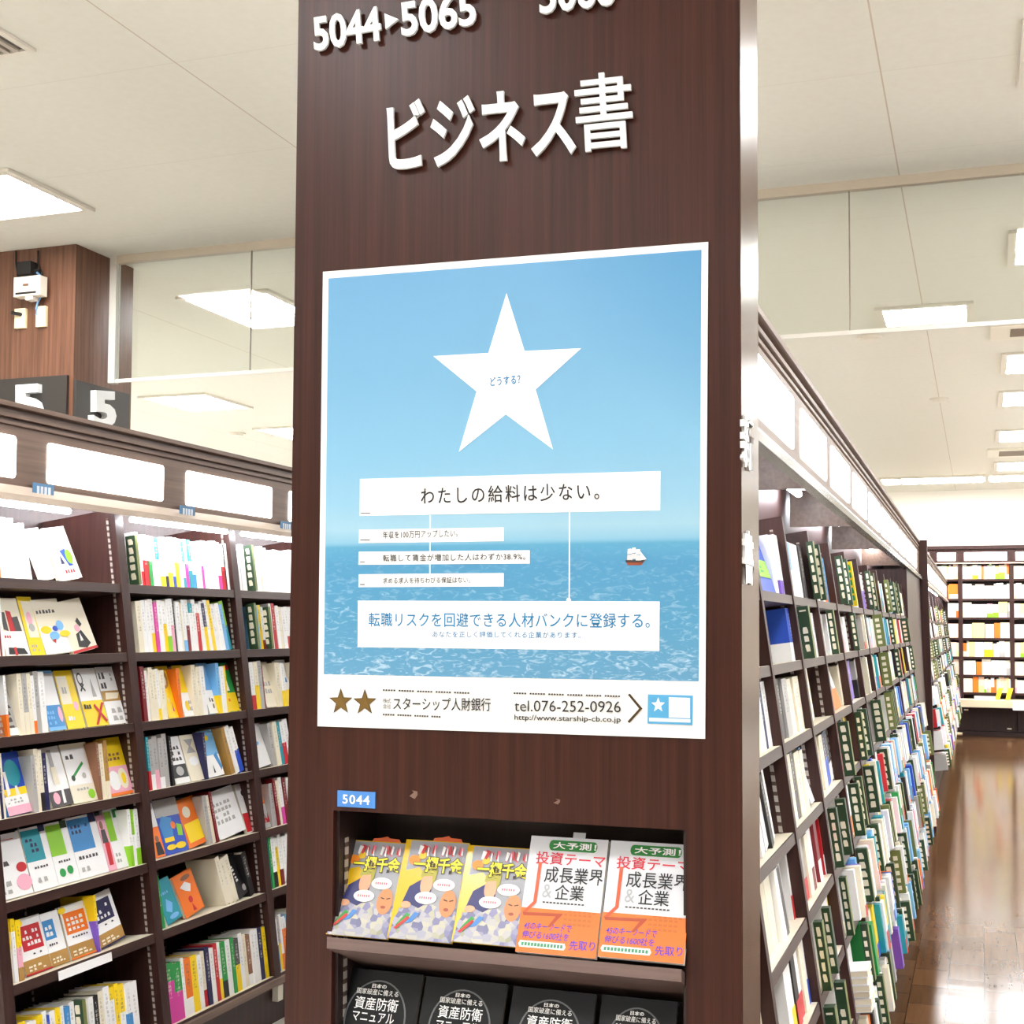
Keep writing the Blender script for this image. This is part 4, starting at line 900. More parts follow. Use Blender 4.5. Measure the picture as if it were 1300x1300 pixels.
left_row(4, 1, [('F', 14, 0, 'w', 'white book with orange foot', [('r', 0, 0, 1, .56, 'o'), ('p', [(.3, .04), (.4, .28), (.8, .28), (.95, .04)], 'k'), ('e', .6, .34, .16, .06, 'z'), ('m', .2, .7, .6, .84, 1, 2, 'r')], dict(h=.92)),
    ('F', 29, 0, 'b', 'blue collage book with white head', [('r', 0, .68, 1, 1, 'e'), ('p', [(.05, .55), (.2, .7), (.6, .64), (.5, .3), (.1, .3)], 'S'), ('e', .6, .5, .1, .07, 'o'), ('p', [(.7, .3), (.74, .52), (.95, .48), (.9, .28)], 'l'), ('r', .1, .22, .5, .3, 'y'), ('e', .3, .12, .2, .05, 'y'), ('e', .7, .12, .22, .06, 'y')], dict(h=.95)),
    ('F', 24, 1, 'o', 'orange book with pale yellow foot', [('r', .1, .1, .9, .5, 'y'), ('e', .4, .72, .2, .12, 'c')], dict(h=.86, lean=6)), 'e5<6', 'c5<7', 'R3<8',
    ('F', 34, 1, 'w', 'white book with thin grey sketch', [('m', .1, .3, .8, .8, 4, 5, 'e')], dict(h=.88, lean=5)),
    ('F', 22, 0, 'w', 'white book with red foot', [('r', 0, .02, .6, .4, 'r'), ('r', .35, .4, .9, .62, 'p'), ('e', .3, .8, .08, .06, 'k'), ('e', .6, .8, .08, .06, 'k'), ('p', [(.5, 0), (.6, .3), (.9, .36), (.95, .02)], 'r')], dict(h=.94)),
    ('F', 11, 0, 'w', 'white book with red zigzag foot', [('p', [(0, .1), (.2, .36), (.5, .16), (.8, .4), (1, .1)], 'r'), ('m', .2, .6, .6, .85, 2, 1, 'e')], dict(h=.96))], 197)
left_row(5, 1, ['G5<4',
    ('F', 20, 3, 't', 'teal leaning book', [('p', [(.2, .3), (.4, .55), (.7, .4), (.5, .2)], 's'), ('m', .2, .66, .7, .76, 1, 4, 's'), ('e', .55, .12, .3, .06, 's')], dict(h=.74, lean=9, strip='w')),
    ('F', 25, 3, 'o', 'orange leaning book with white burst', [('p', [(.2, .7), (.5, .78), (.75, .66), (.62, .5), (.4, .58)], 'w'), ('e', .6, .86, .25, .06, 'z'), ('e', .5, .34, .1, .08, 'r'), ('p', [(.45, .06), (.5, .24), (.62, .06)], 'r')], dict(h=.74, lean=9)), 26,
    'c5<15', 'c5<15', 'c6<15',
    ('F', 15, 0, 'k', 'black leaning book with white lettering marks', [('m', .3, .3, .55, .9, 7, 1, 'w'), ('e', .7, .16, .16, .08, 'e')], dict(h=.78, lean=14)), 'k6<14'], 206)
left_row(6, 1, T('m13^G G10/m w4 o9/w y8 w5 c5/r n5 w5 r5 w4/y G7/k w6 G4 d6/y w5 c5 z5/w w4 w5 n5 y4 k5 w6/y w5/S w6/o o5^w w6/b'), 213, 0.82)
# far bay
left_row(0, 2, T('g7<7 w4 w6 c4 w4 w6 w4 w5 w6 w5 w4 c5 w7/S w6'), 318)
left_row(1, 2, T('g8 s4 y3 w3/R g8 w3 r4 w4 c4 w5 w4/r w5 r4 w5'), 321)
left_row(2, 2, ['w5/r', 'c5/y', 'e5', 'R3', ('F', 15, 0, 'c', 'cream book with faint sketch', [('m', .2, .3, .8, .8, 3, 3, 'e')], dict(h=.92)), 'c6', 'w4/y', ('F', 12, 0, 'w', 'white book with yellow foot', [('r', 0, 0, 1, .34, 'y'), ('m', .2, .5, .7, .8, 2, 2, 'S')], dict(h=.95)), 'c6'], 322)
left_row(3, 2, [('F', 20, 1, 'w', 'white leaning book with small blue mark', [('e', .4, .56, .14, .05, 's'), ('r', 0, 0, .04, 1, 'p')], dict(h=.84, lean=5)), 'e5<5', 'c5<5', 't4<6', 'w5/r<6', 'w6<6'], 327)
left_row(4, 2, [('F', 13, 0, 'w', 'white book with orange upper panel', [('r', 0, .5, .8, .95, 'o'), ('m', .2, .1, .6, .3, 2, 2, 'e')], dict(h=.93)), 'e6', 'R3<4', 'c5<3', 'w4/m<3', 'R4<2', 'w6'], 334)
left_row(5, 2, T('w3/r t3 G3 w6/k y4^w w4/R w6 w6 c6'), 340, 0.86)
left_row(6, 2, T('w3/p p6 e5/y w4/k o4^w s5 w6 c6'), 347, 0.86)

# ------------------------------------------------------------------ paperback bookcase behind the pillar
FR = Frame(-0.436, 1.612, 0.1415)
RTOPS = (1.632, 1.472, 1.305, 1.126, 0.953, 0.783, 0.61, 0.45)
RY = [2.32, 2.85, 3.375, 3.89, 4.45, 4.98, 5.5, 6.03, 6.56, 7.09, 7.62, 8.15, 8.68]
XH = -0.436
def end_outline(Y, ytop, ybot):
    a, c = at_y(*ytop, Y), at_y(*ybot, Y)
    return [(-1.0, 0.0), (c.x, 0.0), (c.x, c.z if c.z > 0 else 0.01), (a.x, a.z), (a.x, 2.236), (-1.0, 2.236)]
case_r = make_case(FR, 'bookcase', 'long dark bookcase of paperbacks running back from behind the pillar', RY, RTOPS, 0.17, XH, 2.215, 10.74,
    [(2.02 + 0.76 * k, 2.62 + 0.76 * k) for k in range(1, 12) if 2.62 + 0.76 * k < 10.7], tubes=[(2.5 + 1.52 * k, 3.6 + 1.52 * k) for k in range(5)],
    plinth_z=0.45, plinth_X=-0.40, th=0.022, ut=0.026, board_ys=(2.33, 3.87, 5.33, 6.9, 8.7, 10.7), tube_at=(-0.21, 2.06), upright_top=1.83, lip=('shelf_lip_grey', (84, 80, 72)), end_panels=[(10.74, end_outline(10.76, (1177, 705), (1189, 1045)), 0.07)])
q = MB(); q.prism([(-0.9, 8.76, 0), (-0.36, 8.76, 0), (-0.425, 8.76, 1.5), (-0.437, 8.76, 1.93), (-0.9, 8.76, 1.93)], (0, 1.97, 0), M_CASE); q.build('side_panel', case_r)
F2 = Frame(-0.436, 1.612, 0.1415)
RY2 = [11.4 + 1.06 * k for k in range(9)]
case_r2 = make_case(F2, 'bookcase', 'second dark bookcase of paperbacks beyond the tall end panel', RY2, RTOPS, 0.17, XH, 10.86, 19.75,
    [(11.0 + 0.76 * k, 11.6 + 0.76 * k) for k in range(11)], tubes=[(11.2 + 1.52 * k, 12.4 + 1.52 * k) for k in range(5)], plinth_z=0.45, plinth_X=-0.40, th=0.022, ut=0.026,
    end_panels=[(19.75, end_outline(19.8, (1202.5, 722), (1206, 925)), 0.07)])

PLACE = 'behind pillar'
RBAY = {}
def right_row(row, items, x0, bay_of=None):
    z = RTOPS[row]; v = FR.v(z) + 0.0008
    space = (RTOPS[row - 1] - z if row else 0.30) * FR.c - 0.024
    x = x0; n = 0; rr = random.Random(row * 17 + 3); ymax = 2.3
    for it in items:
        if isinstance(it, (int, float)): x += it; continue
        lab = lambda d: f'{d}, {ORD[n]} from pillar, {ROWN[row]} of paperback bookcase'
        if isinstance(it, str):
            b_, wpx, low, up, lean = parse(it)
            u0, u1 = FR.u_at(x, z, -0.02), FR.u_at(x + wpx, z, -0.02)
            t = max(0.006, (u1 - u0) * 0.95)
            h = min(0.148, space * 0.95) * (0.93 + 0.07 * rr.random()) * (1.05 if row == 0 else 1)
            if b_ in 'gxX':
                Wd = wpx * u0 / FPX * 1.05; out = min(0.045, Wd * 0.75)
                divider(FR, u0 + 0.004, v, (0.165 if row == 0 else min(space * 0.97, 0.165)), out, Wd - out, min(0.03, t * 0.5), 'y' if b_ == 'x' else 'g', 'G' if b_ == 'x' else 'c', 'y' if b_ == 'x' else rr.choice('OOg'), 3 if b_ == 'X' else 5,
                        lab('dark green index plate' if b_ != 'x' else 'yellow index plate with green marks'), b_ == 'X')
            elif row >= STUFF_FROM:
                out = -0.016 - 0.012 * rr.random(); A_ = math.tan(math.radians(lean))
                Xs = lambda a_, b2, d2: FR.P(a_ + (b2 - v) * -A_, b2, d2)
                stuffq.box((u0, v, out - 0.1), (u0 + t, v + h, out), M_PAGE if b_ == 'c' and t > 0.07 else flat(b_), Xs)
                if low: stuffq.box((u0, v, out), (u0 + t, v + h * 0.35, out + 0.001), flat(low), Xs)
            else:
                o = spine_book(FR, u0, t, v, h, -0.016 - 0.012 * rr.random(), 0.105, b_, low, up, math.radians(lean), lf=rr.choice((0.25, 0.35, 0.5)), uf=rr.choice((0.25, 0.45)))
                tag(o, lab(book_desc(b_, low, up)), 'book', f'paperbacks on the {ROWN[row]} behind the pillar')
            x += wpx; n += 1
        else:
            _, wpx, strip, base, desc, art = it[:6]; kw = dict(it[6]) if len(it) > 6 else {}
            hh = kw.pop('h', 0.92); u0, u1 = FR.u_at(x, z, -0.02), FR.u_at(x + wpx, z, -0.02)
            lean = math.radians(kw.pop('lean', 0))
            o = face_book(FR, u0, u1, v, space * hh, -0.02, 0.02, base, art, lean, **kw)
            tag(o, lab(desc), 'book', f'paperbacks on the {ROWN[row]} behind the pillar')
            x += wpx; n += 1
    return FR.u_at(x, z, -0.02)

stuffq = MB()
STUFF_FROM = 4
ends = []
ends.append(right_row(0, [('F', 23, 0, 'b', 'tall blue book with lime card', [('r', .05, .74, .5, .82, 'l'), ('e', .35, .9, .2, .05, 'w'), ('m', .1, .5, .5, .72, 2, 1, 'w'), ('r', .0, .18, .95, .4, 'l'), ('m', .1, .24, .7, .34, 2, 3, 'G'), ('r', .1, .41, .5, .48, 'y')], dict(h=.72)),
    'w5', 'w4/v', 'w6', 'w6', 's3/w', 'w6', 'w6', 'd4', 'g8', 'g7', 'w5', 'r3/w', 'w5/o', 's4', 'w4', 'g8', 'g6', 'x6', 'w6', 'w5', 'v6^w', 'g6', 'g5', 'y4/t'], 963.5))
ends.append(right_row(1, [3, 'w4<8', 'k3/w<12', 'w3<12', 25, 'b9/w', 'X13', 'w5', 'w4/R', 'w5', 's4/o', 'w5', 'g8', 'w4', 'w4/G', 'o6/w', 'w4/p', 'w3', 'g6', 'w4', 'w4/y'], 967))
ends.append(right_row(2, ['c6', 'w5', 'n3', 'w5', 4, 'c6', 'e4', 'd4', 'e6', 'c8', 'c7', 4, 'y6/c<9', 'c5<8', 18,
    ('F', 15, 0, 'w', 'white paperback with orange foot and portrait', [('r', 0, 0, 1, .44, 'o'), ('e', .42, .82, .18, .1, 'k'), ('e', .42, .78, .15, .09, 'p'), ('p', [(.1, .44), (.2, .62), (.6, .66), (.8, .44)], 'e')], dict(h=.95)), 3,
    'c7<7', 'w4/v<6', 'v3<6', 4, 'e5/k<9', 'k3<9'], 963.5))
ends.append(right_row(3, ['d4/w<14', 'n4<14', 'w4<14', 'k3<14', 'w5<13', 22, 'c5', 'd3', 'c6', 'c4', 'S4<4', ('F', 11, 0, 'w', 'white paperback with a small dark figure', [('p', [(.4, .1), (.4, .4), (.7, .4), (.75, .1)], 'k'), ('e', .55, .48, .14, .05, 'p')], dict(h=.9)), 3, 'c5', 'c4', 'n4/b<6', 'd4/w<6', 2, 'w7', 'r3', 'c4', 'd3<4', 'y3/c<4'], 967))
ends.append(right_row(4, ['c9', 'c8', 'c7', 'w5', 'd3<10', 'e4<10', 6, 'w5/r', 'w4', 'w5', 'e4/r', 'c4', 'w4/R', 'w4', 'R3/w', 3, 'r5/w', 'g10', 'X11', 'w5/G', 'w5/o', 'c3', 'g8'], 970))
ends.append(right_row(5, ['c8', 'c9', 'w5', 'e4<8', 'd3<8', 8, 'w4', 'w5/y', 'k4/r', 'w5/r', 'c4', 'w5/b', 'y3', 'g10', 'g9', 'w6', 'y4/v', 'k3', 'g8'], 968))
ends.append(right_row(6, ['w6', 'e4', 'w6', 'k3', 'w6', 'c4/t', 's4/r', 'r3', 'n3', 8, 'y4', 'c4', 'b4/y', 'X13', 'X12', 'w4/r', 'n4/w', 'e4', 'w5'], 990))
ends.append(right_row(7, ['w6', 'k4', 'w6', 'c6', 'g9'], 1040))

# a pile of paperbacks lying flat at the front of the seventh shelf
for k in range(6):
    z = RTOPS[6] + 0.018 * k; u = 3.46 + 0.004 * (k % 3)
    X = FR.M(u, FR.v(RTOPS[6]) + 0.001 + 0.0165 * k, 0.035 + 0.003 * (k % 2))
    q = MB(); q.box((-0.0525, 0, 0), (0.0525, 0.148, 0.0012), cover('w')); q.box((-0.0525, 0, 0.0138), (0.0525, 0.148, 0.015), cover('w')); q.box((0.0513, 0, 0.0012), (0.0525, 0.148, 0.0138), cover('w'))
    o = q.build('book', X=X); q = MB(); q.box((-0.0515, 0.001, 0.0013), (0.0512, 0.146, 0.0137), M_PAGE); local(q, 'page_block', o)
    tag(o, f'white paperback lying flat, {ORD[k]} from the bottom of the pile behind the pillar', 'book', 'flat pile of paperbacks')

# dividers standing out of the lower rows, nearest ones
rr = random.Random(4)
kk = 0
for row, us in ((3, (3.95, 4.6, 5.2, 6.0)), (4, (3.98, 4.5, 5.15, 5.9, 6.9)), (5, (3.9, 4.4, 5.0, 5.6, 6.6)), (6, (4.1, 4.7, 5.4, 6.1, 7.2)), (7, (3.62, 4.15, 4.8, 5.5, 6.4))):
    for u in us:
        sp_ = (RTOPS[row - 1] - RTOPS[row]) * FR.c - 0.026
        ref = ('bay after the portrait book', 'middle length of the case', 'stretch before the tall end panel')[0 if u < 4.4 else 1 if u < 5.6 else 2]
        wd = rr.choice((0.03, 0.036, 0.042))
        divider(FR, u, FR.v(RTOPS[row]) + 0.001, min(0.165, sp_), wd * 0.85, wd * 0.15, 0.028, 'g', 'c', rr.choice('OOg'), 5,
            f'green index plate, {ORD[us.index(u)]} of its {ROWN[row]} beyond the book pile, paperback bookcase')
        kk += 1

# the many small paperbacks further back and in the far bookcase, too small to tell apart
q = stuffq; rr = random.Random(21)
cols = 'wwwwwwwwwwwwwwccccccceessyorbtgOpkvG'
def fill(F, row, tops, ya, yb, step):
    z = tops[row]; v = F.v(z) + 0.001; sp_ = ((tops[row - 1] - z) if row else 0.22) * F.c - 0.026
    u = ya
    while u < yb:
        t = rr.uniform(*step)
        near = min(abs(u + t / 2 - y) for y in RY + RY2)
        c = rr.choice(cols)
        if row in (2, 3) and rr.random() < 0.25: u += t * 1.5; continue
        h = min(sp_, 0.15) * rr.uniform(0.88, 1.0)
        X = lambda a, b2, d2: F.P(a, b2, d2)
        if c in 'gO':
            wd = rr.uniform(0.02, 0.045); tu = min(0.03, t * 0.6); hh = min(sp_, 0.165)
            q.box((u, v, 0.002), (u + tu, v + hh, wd), flat(c), X); q.box((u, v, wd), (u + tu, v + hh, wd + 0.001), flat('O'), X)
            for k in range(5): q.box((u - 0.001, v + hh * (0.08 + 0.175 * k), wd * 0.28), (u, v + hh * (0.18 + 0.175 * k), wd * 0.7), flat('c'), X)
        elif near > t / 2 + 0.014:
            out = rr.uniform(-0.018, 0.004) if row < 4 else rr.uniform(-0.005, 0.035)
            q.box((u, v, out - 0.1), (u + t * 0.93, v + h, out), flat(c), X)
            if rr.random() < 0.45:
                q.box((u, v, out), (u + t * 0.93, v + h * rr.uniform(0.2, 0.45), out + 0.001), flat(rr.choice('rosybpGtk')), X)
        u += t
for row in range(8):
    fill(FR, row, RTOPS, max(ends[row] + 0.02, 3.0), 8.66, (0.03, 0.06))
for row in range(8):
    fill(F2, row, RTOPS, 11.0, 19.6, (0.06, 0.12))
FZ = (2.295, 2.004, 1.726, 1.424, 1.147, 0.88, 0.62)
FXU = (-1.37, -0.654, -0.274, 0.44, 1.154, 1.868, 2.582, 3.296)
for row, z in enumerate(FZ):
    for a, c in zip(FXU, FXU[1:]):
        x = a + 0.03
        while x < c - 0.05:
            wd = rr.choice((0.03, 0.05, 0.08, 0.13)) if row not in (2, 3, 5) else rr.choice((0.08, 0.13, 0.18))
            wd = min(wd, c - 0.03 - x)
            hh = rr.uniform(0.19, 0.235); cc = rr.choice('ccccccwwwwwwwPPPPQQNpo')
            yf = 20.92 + rr.uniform(0, 0.02)
            q.box((x, yf, z + 0.001), (x + wd * 0.95, yf + 0.13, z + hh), flat(cc))
            if rr.random() < 0.6: q.box((x, yf - 0.002, z + 0.001), (x + wd * 0.95, yf, z + hh * rr.uniform(0.25, 0.5)), flat(rr.choice('wcPQNopcewcyl')))
            x += wd
dist = q.build('distant_books', loc=(-0.4, 8, 1.0))
tag(dist, 'small far-off paperbacks and green index plates filling the rest of the shelves', 'books', kind='stuff')

# ------------------------------------------------------------------ far bookcase against the end wall
fc = thing('bookcase', 'far bookcase against the bright end wall, filled with pale comics', 'bookcase', (1.0, 20.95, 0))
q = MB(); q.box((-1.4, 21.17, 0.05), (3.33, 21.19, 2.7), M_BACK); q.build('back_panel', fc)
for x in FXU:
    q = MB(); q.box((x - 0.03, 20.9, 0.4), (x + 0.03, 21.17, 2.54), M_CASE); q.build('upright', fc)
for a, c in zip(FXU, FXU[1:]):
    for z in FZ:
        q = MB(); q.box((a + 0.03, 20.9, z - 0.03), (c - 0.03, 21.17, z), M_CASE); q.build('shelf', fc)
    q = MB(); q.box((a + 0.06, 20.885, 2.57), (c - 0.06, 20.9, 2.69), M_LIT); q.build('lit_panel', fc)
q = MB(); q.box((-1.4, 20.9, 2.54), (3.33, 21.17, 2.74), M_CASE); q.build('header', fc)
q = MB(); q.box((-1.4, 20.86, 2.74), (3.33, 21.18, 2.79), M_CASE); q.build('cornice', fc)
q = MB(); q.box((-1.4, 20.87, 2.52), (3.33, 20.9, 2.54), mat('header_lip', (150, 130, 116))); q.build('lip', fc)
q = MB(); q.box((-1.4, 20.78, 0.0), (3.33, 20.88, 0.06), M_BACK); q.build('plinth', fc)
for k in range(5):
    a = -1.38 + 0.94 * k
    q = MB(); q.box((a, 20.76, 0.07), (a + 0.92, 20.88, 0.40), M_BACK); d = q.build('drawer', fc)
    for hx, hz in ((0.2, 0.36), (0.92 * 0.86, 0.1)):
        q = MB(); q.box((a + hx, 20.74, hz), (a + hx + 0.06, 20.76, hz + 0.022), M_PLASTIC); q.build('handle', d)
tb = thing('display_table', 'cream topped display table with a tubular side frame before the far bookcase', 'table', (0.3, 20.4, 0))
zt = at_y(1250, 889, 20.3).z
xl = at_y(1206, 890, 20.3).x
M_CREAM = mat('cream_table_top', (232, 216, 184), 0.4)
q = MB(); q.box((xl, 20.25, zt - 0.1), (1.6, 20.72, zt), M_CREAM); q.build('table_top', tb)
M_TUBEC = mat('cream_tube', (226, 206, 158), 0.4)
a = at_y(1209.5, 848, 20.7); c = at_y(1205.5, 893, 20.3); d = at_y(1212.5, 927, 20.3)
q = MB(); q.tube([tuple(a), tuple(at_y(1206, 870, 20.5)), (c.x, 20.3, c.z)], 0.022, M_TUBEC); q.build('side_frame', tb)
q = MB(); q.tube([(c.x + 0.02, 20.3, zt - 0.09), (d.x, 20.3, 0.0)], 0.024, M_TUBEC); q.build('leg', tb)
q = MB(); q.tube([(1.5, 20.3, zt - 0.09), (1.5, 20.3, 0.0)], 0.024, M_TUBEC); q.build('leg', tb)
q = MB(); q.tube([(d.x, 20.3, 0.05), (d.x + 0.1, 20.3, 0.05)], 0.02, M_TUBEC); q.build('foot', tb)
for k, (px, py) in enumerate(((1268, 884), (1281, 882))):
    p = at_y(px, py, 20.5); q = MB()
    q.prism([(p.x - 0.05, 20.5, zt), (p.x + 0.01, 20.5, zt), (p.x + 0.06, 20.53, zt + 0.17), (p.x - 0.01, 20.53, zt + 0.17)], (0, 0.008, 0), flat('y'))
    tag(q.build('sign_card', loc=(p.x, 20.5, zt)), ('yellow card standing on the cream table, nearer the tubular frame', 'yellow card standing on the cream table, away from the tubular frame')[k], 'card', 'yellow cards on the display table')
q = MB(); q.box((xl + 0.33, 20.27, zt + 0.001), (xl + 0.62, 20.5, zt + 0.05), M_PAPER); tag(q.build('flyer_tray', loc=(xl + 0.4, 20.3, zt)), 'flat white tray lying on the cream display table', 'tray')
q = MB(); q.box((0.42, 20.235, zt - 0.13), (0.62, 20.249, zt - 0.005), M_PAPER); tag(q.build('notice', loc=(0.5, 20.24, zt - 0.1)), 'white notice hanging on the front edge of the cream table', 'notice')

# ------------------------------------------------------------------ ceiling fittings
def troffer(x0, x1, y0, y1, label, vis=True):
    t = thing('ceiling_light', label, 'ceiling light', ((x0 + x1) / 2, (y0 + y1) / 2, CEIL), 'recessed ceiling lights')
    q = MB(); m_ = 0.045; z0, z1 = CEIL - 0.018, CEIL - 0.001
    for lo, hi in (((x0, y0), (x1, y0 + m_)), ((x0, y1 - m_), (x1, y1)), ((x0, y0 + m_), (x0 + m_, y1 - m_)), ((x1 - m_, y0 + m_), (x1, y1 - m_))):
        q.box((lo[0], lo[1], z0), (hi[0], hi[1], z1), M_FRAME)
    q.build('frame', t)
    q = MB(); q.box((x0 + m_, y0 + m_, CEIL - 0.010), (x1 - m_, y1 - m_, CEIL - 0.004), M_TROFFER); q.build('diffuser', t)
    n = 3
    q = MB()
    for k in range(1, n):
        y = y0 + m_ + (y1 - y0 - 2 * m_) * k / n
        q.box((x0 + m_, y - 0.004, CEIL - 0.017), (x1 - m_, y + 0.004, CEIL - 0.0105), M_FRAME)
    q.build('louvre', t)
for a in ((-4.83, -4.2, 4.93, 5.57, 'square ceiling light above the far pillar with the white box'),
          (-4.84, -4.17, 7.25, 8.2, 'bright ceiling light seen through the glass panel beside the pillar lettering'),
          (-7.3, -6.58, 10.35, 11.2, 'ceiling light below the glass edge, above the aisle bookcase cornice'),
          (-7.3, -6.58, 12.4, 13.35, 'far ceiling light half hidden by the front pillar edge'),
          (-0.63, -0.02, 8.93, 9.5, 'striped ceiling light seen through the glass above the paperback bookcase'),
          (0.16, 0.79, 4.82, 5.42, 'ceiling light at the top corner of the photo, in front of the glass'),
          (0.165, 0.79, 7.4, 8.1, 'ceiling light behind the glass at the photo edge'),
          (0.175, 0.80, 10.7, 11.55, 'first ceiling light beyond the glass edge, next to the air vent'),
          (0.175, 0.80, 12.41, 13.24, 'second ceiling light in the row beyond the air vent'),
          (0.175, 0.80, 14.85, 15.76, 'third ceiling light in the row beyond the air vent'),
          (0.185, 0.81, 17.68, 18.6, 'last ceiling light of the row before the end wall strip')):
    troffer(*a)
for x in (-4.83, -2.3, 0.165):  # troffers out of view, added to brighten the shop
    for y in (2.3, -0.3, -2.9, -5.5):
        troffer(x, x + 0.63, y, y + 0.65, 'added unseen ceiling light behind the viewer')
for x in (-10.2,):  # more unseen lights, added for brightness on the far side
    for y in (5.0, 9.0, 13.0): troffer(x, x + 0.63, y, y + 0.65, 'added unseen ceiling light over the far aisles')
for y in (5.2, 9.0, 13.0, 17.0): troffer(3.2, 3.83, y, y + 0.65, 'added unseen ceiling light over the side aisle')  # unseen row, added as extra light from the side
for k, (a, c) in enumerate(((1117, 1139.5), (1142, 1251), (1254.5, 1330))):
    xa, xc = at_z(a, 607, CEIL).x, at_z(c, 602, CEIL).x
    t = thing('strip_light', ('short end strip light nearest the paperback bookcase, above the far wall', 'long middle strip light above the far wall', 'strip light above the far wall running out of the photo')[k], 'strip light', ((xa + xc) / 2, 19.4, CEIL), 'strip lights by the end wall')
    q = MB(); q.box((xa, 19.1, CEIL - 0.03), (xc, 19.75, CEIL - 0.001), M_FRAME); q.build('housing', t)
    q = MB(); q.box((xa + 0.03, 19.14, CEIL - 0.04), (xc - 0.03, 19.71, CEIL - 0.031), M_TROFFER); q.build('diffuser', t)
# ceiling air grille, far vents, smoke detectors
v = thing('air_grille', 'slatted air grille in the ceiling at the top corner', 'air vent', (-3.6, 3.85, CEIL))
M_GRILL = mat('grille_slat', (188, 178, 164), 0.5)
q = MB(); q.box((-4.2, 3.45, CEIL - 0.012), (-3.235, 3.475, CEIL - 0.001), M_FRAME); q.box((-4.2, 3.905, CEIL - 0.012), (-3.235, 3.93, CEIL - 0.001), M_FRAME); q.box((-3.262, 3.475, CEIL - 0.012), (-3.235, 3.905, CEIL - 0.001), M_FRAME); q.box((-4.2, 3.475, CEIL - 0.012), (-4.17, 3.905, CEIL - 0.001), M_FRAME); q.build('frame', v)
q = MB(); q.box((-4.17, 3.475, CEIL - 0.003), (-3.262, 3.905, CEIL - 0.001), mat('grille_dark', (120, 112, 104), 0.7)); q.build('backing', v)
q = MB()
for k in range(22):
    x = -4.15 + 0.04 * k; q.box((x, 3.48, CEIL - 0.014), (x + 0.022, 3.9, CEIL - 0.004), M_GRILL)
q.build('slats', v)
for x0, x1, y0, y1, lab in ((0.09, 1.0, 9.66, 10.15, 'cream air vent in the ceiling just past the glass edge'), (0.1, 1.0, 16.4, 17.1, 'cream air vent between the last two lights of the row')):
    v = thing('air_vent', lab, 'air vent', (x0, y0, CEIL))
    q = MB(); q.box((x0, y0, CEIL - 0.02), (x1, y1, CEIL - 0.001), M_PLASTIC); q.build('housing', v)
    q = MB(); q.box((x0 + 0.13, y0 + 0.12, CEIL - 0.023), (x1, y1 - 0.12, CEIL - 0.0201), mat('vent_slot', (120, 104, 88), 0.6)); q.build('slot', v)
for p, r, lab in (((-0.73, 9.82), 0.09, 'round smoke detector under the glass edge above the paperback bookcase'), ((-7.656, 12.68), 0.1, 'small round detector on the ceiling below the two far lights'), ((at_z(1192, 506, CEIL).x, at_z(1192, 506, CEIL).y), 0.08, 'small round detector on the ceiling beside the light row')):
    q = MB(); pts = [(p[0] + r * math.cos(t), p[1] + r * math.sin(t), CEIL - 0.001) for t in [k * math.pi / 10 for k in range(20)]]
    q.prism(pts, (0, 0, -0.012), M_FRAME); q.prism([(p[0] + (a[0] - p[0]) * 0.7, p[1] + (a[1] - p[1]) * 0.7, CEIL - 0.013) for a in pts], (0, 0, -0.018), M_FRAME)
    tag(q.build('smoke_detector', loc=(p[0], p[1], CEIL)), lab, 'detector')

# ------------------------------------------------------------------ glass smoke screen hanging from the ceiling
GY = 6.35
mg = bpy.data.materials.new('clear_glass'); mg.use_nodes = True
Nn, Ll = mg.node_tree.nodes, mg.node_tree.links
Nn.remove(Nn['Principled BSDF'])
tr = Nn.new('ShaderNodeBsdfTransparent'); tr.inputs['Color'].default_value = (0.945, 0.962, 0.945, 1)
gl = Nn.new('ShaderNodeBsdfGlossy'); gl.inputs['Roughness'].default_value = 0.03
fr = Nn.new('ShaderNodeFresnel'); fr.inputs['IOR'].default_value = 1.45
ms = Nn.new('ShaderNodeMixShader')
Ll.new(fr.outputs[0], ms.inputs[0]); Ll.new(tr.outputs[0], ms.inputs[1]); Ll.new(gl.outputs[0], ms.inputs[2]); Ll.new(ms.outputs[0], Nn['Material Output'].inputs['Surface'])
gs = thing('glass_screen', 'clear glass smoke screen hanging from the ceiling between the two pillars', 'glass screen', (-2, GY, CEIL))
gx0 = -4.62
xs = [gx0, -3.756, -2.158, -0.56, 1.04, 2.64]
for a, c in zip(xs, xs[1:]):
    q = MB(); q.box((a + 0.003, GY - 0.003, 2.94), (c - 0.003, GY + 0.003, CEIL - 0.03), mg); q.build('glass_pane', gs)
    if a > gx0:
        q = MB(); q.box((a - 0.003, GY - 0.004, 2.94), (a + 0.003, GY + 0.004, CEIL - 0.03), mat('pane_joint', (150, 140, 124), 0.3)); q.build('joint', gs)
q = MB(); q.box((gx0, GY - 0.02, CEIL - 0.045), (2.64, GY + 0.02, CEIL - 0.001), mat('rail_beige', (206, 194, 174), 0.5)); q.build('ceiling_rail', gs)
q = MB(); q.box((gx0, GY - 0.01, 2.922), (2.64, GY + 0.01, 2.942), M_ALU); q.build('edge_channel', gs)
q = MB(); q.box((gx0 - 0.045, GY - 0.02, 2.92), (gx0, GY + 0.02, CEIL - 0.001), M_ALU); q.build('side_channel', gs)

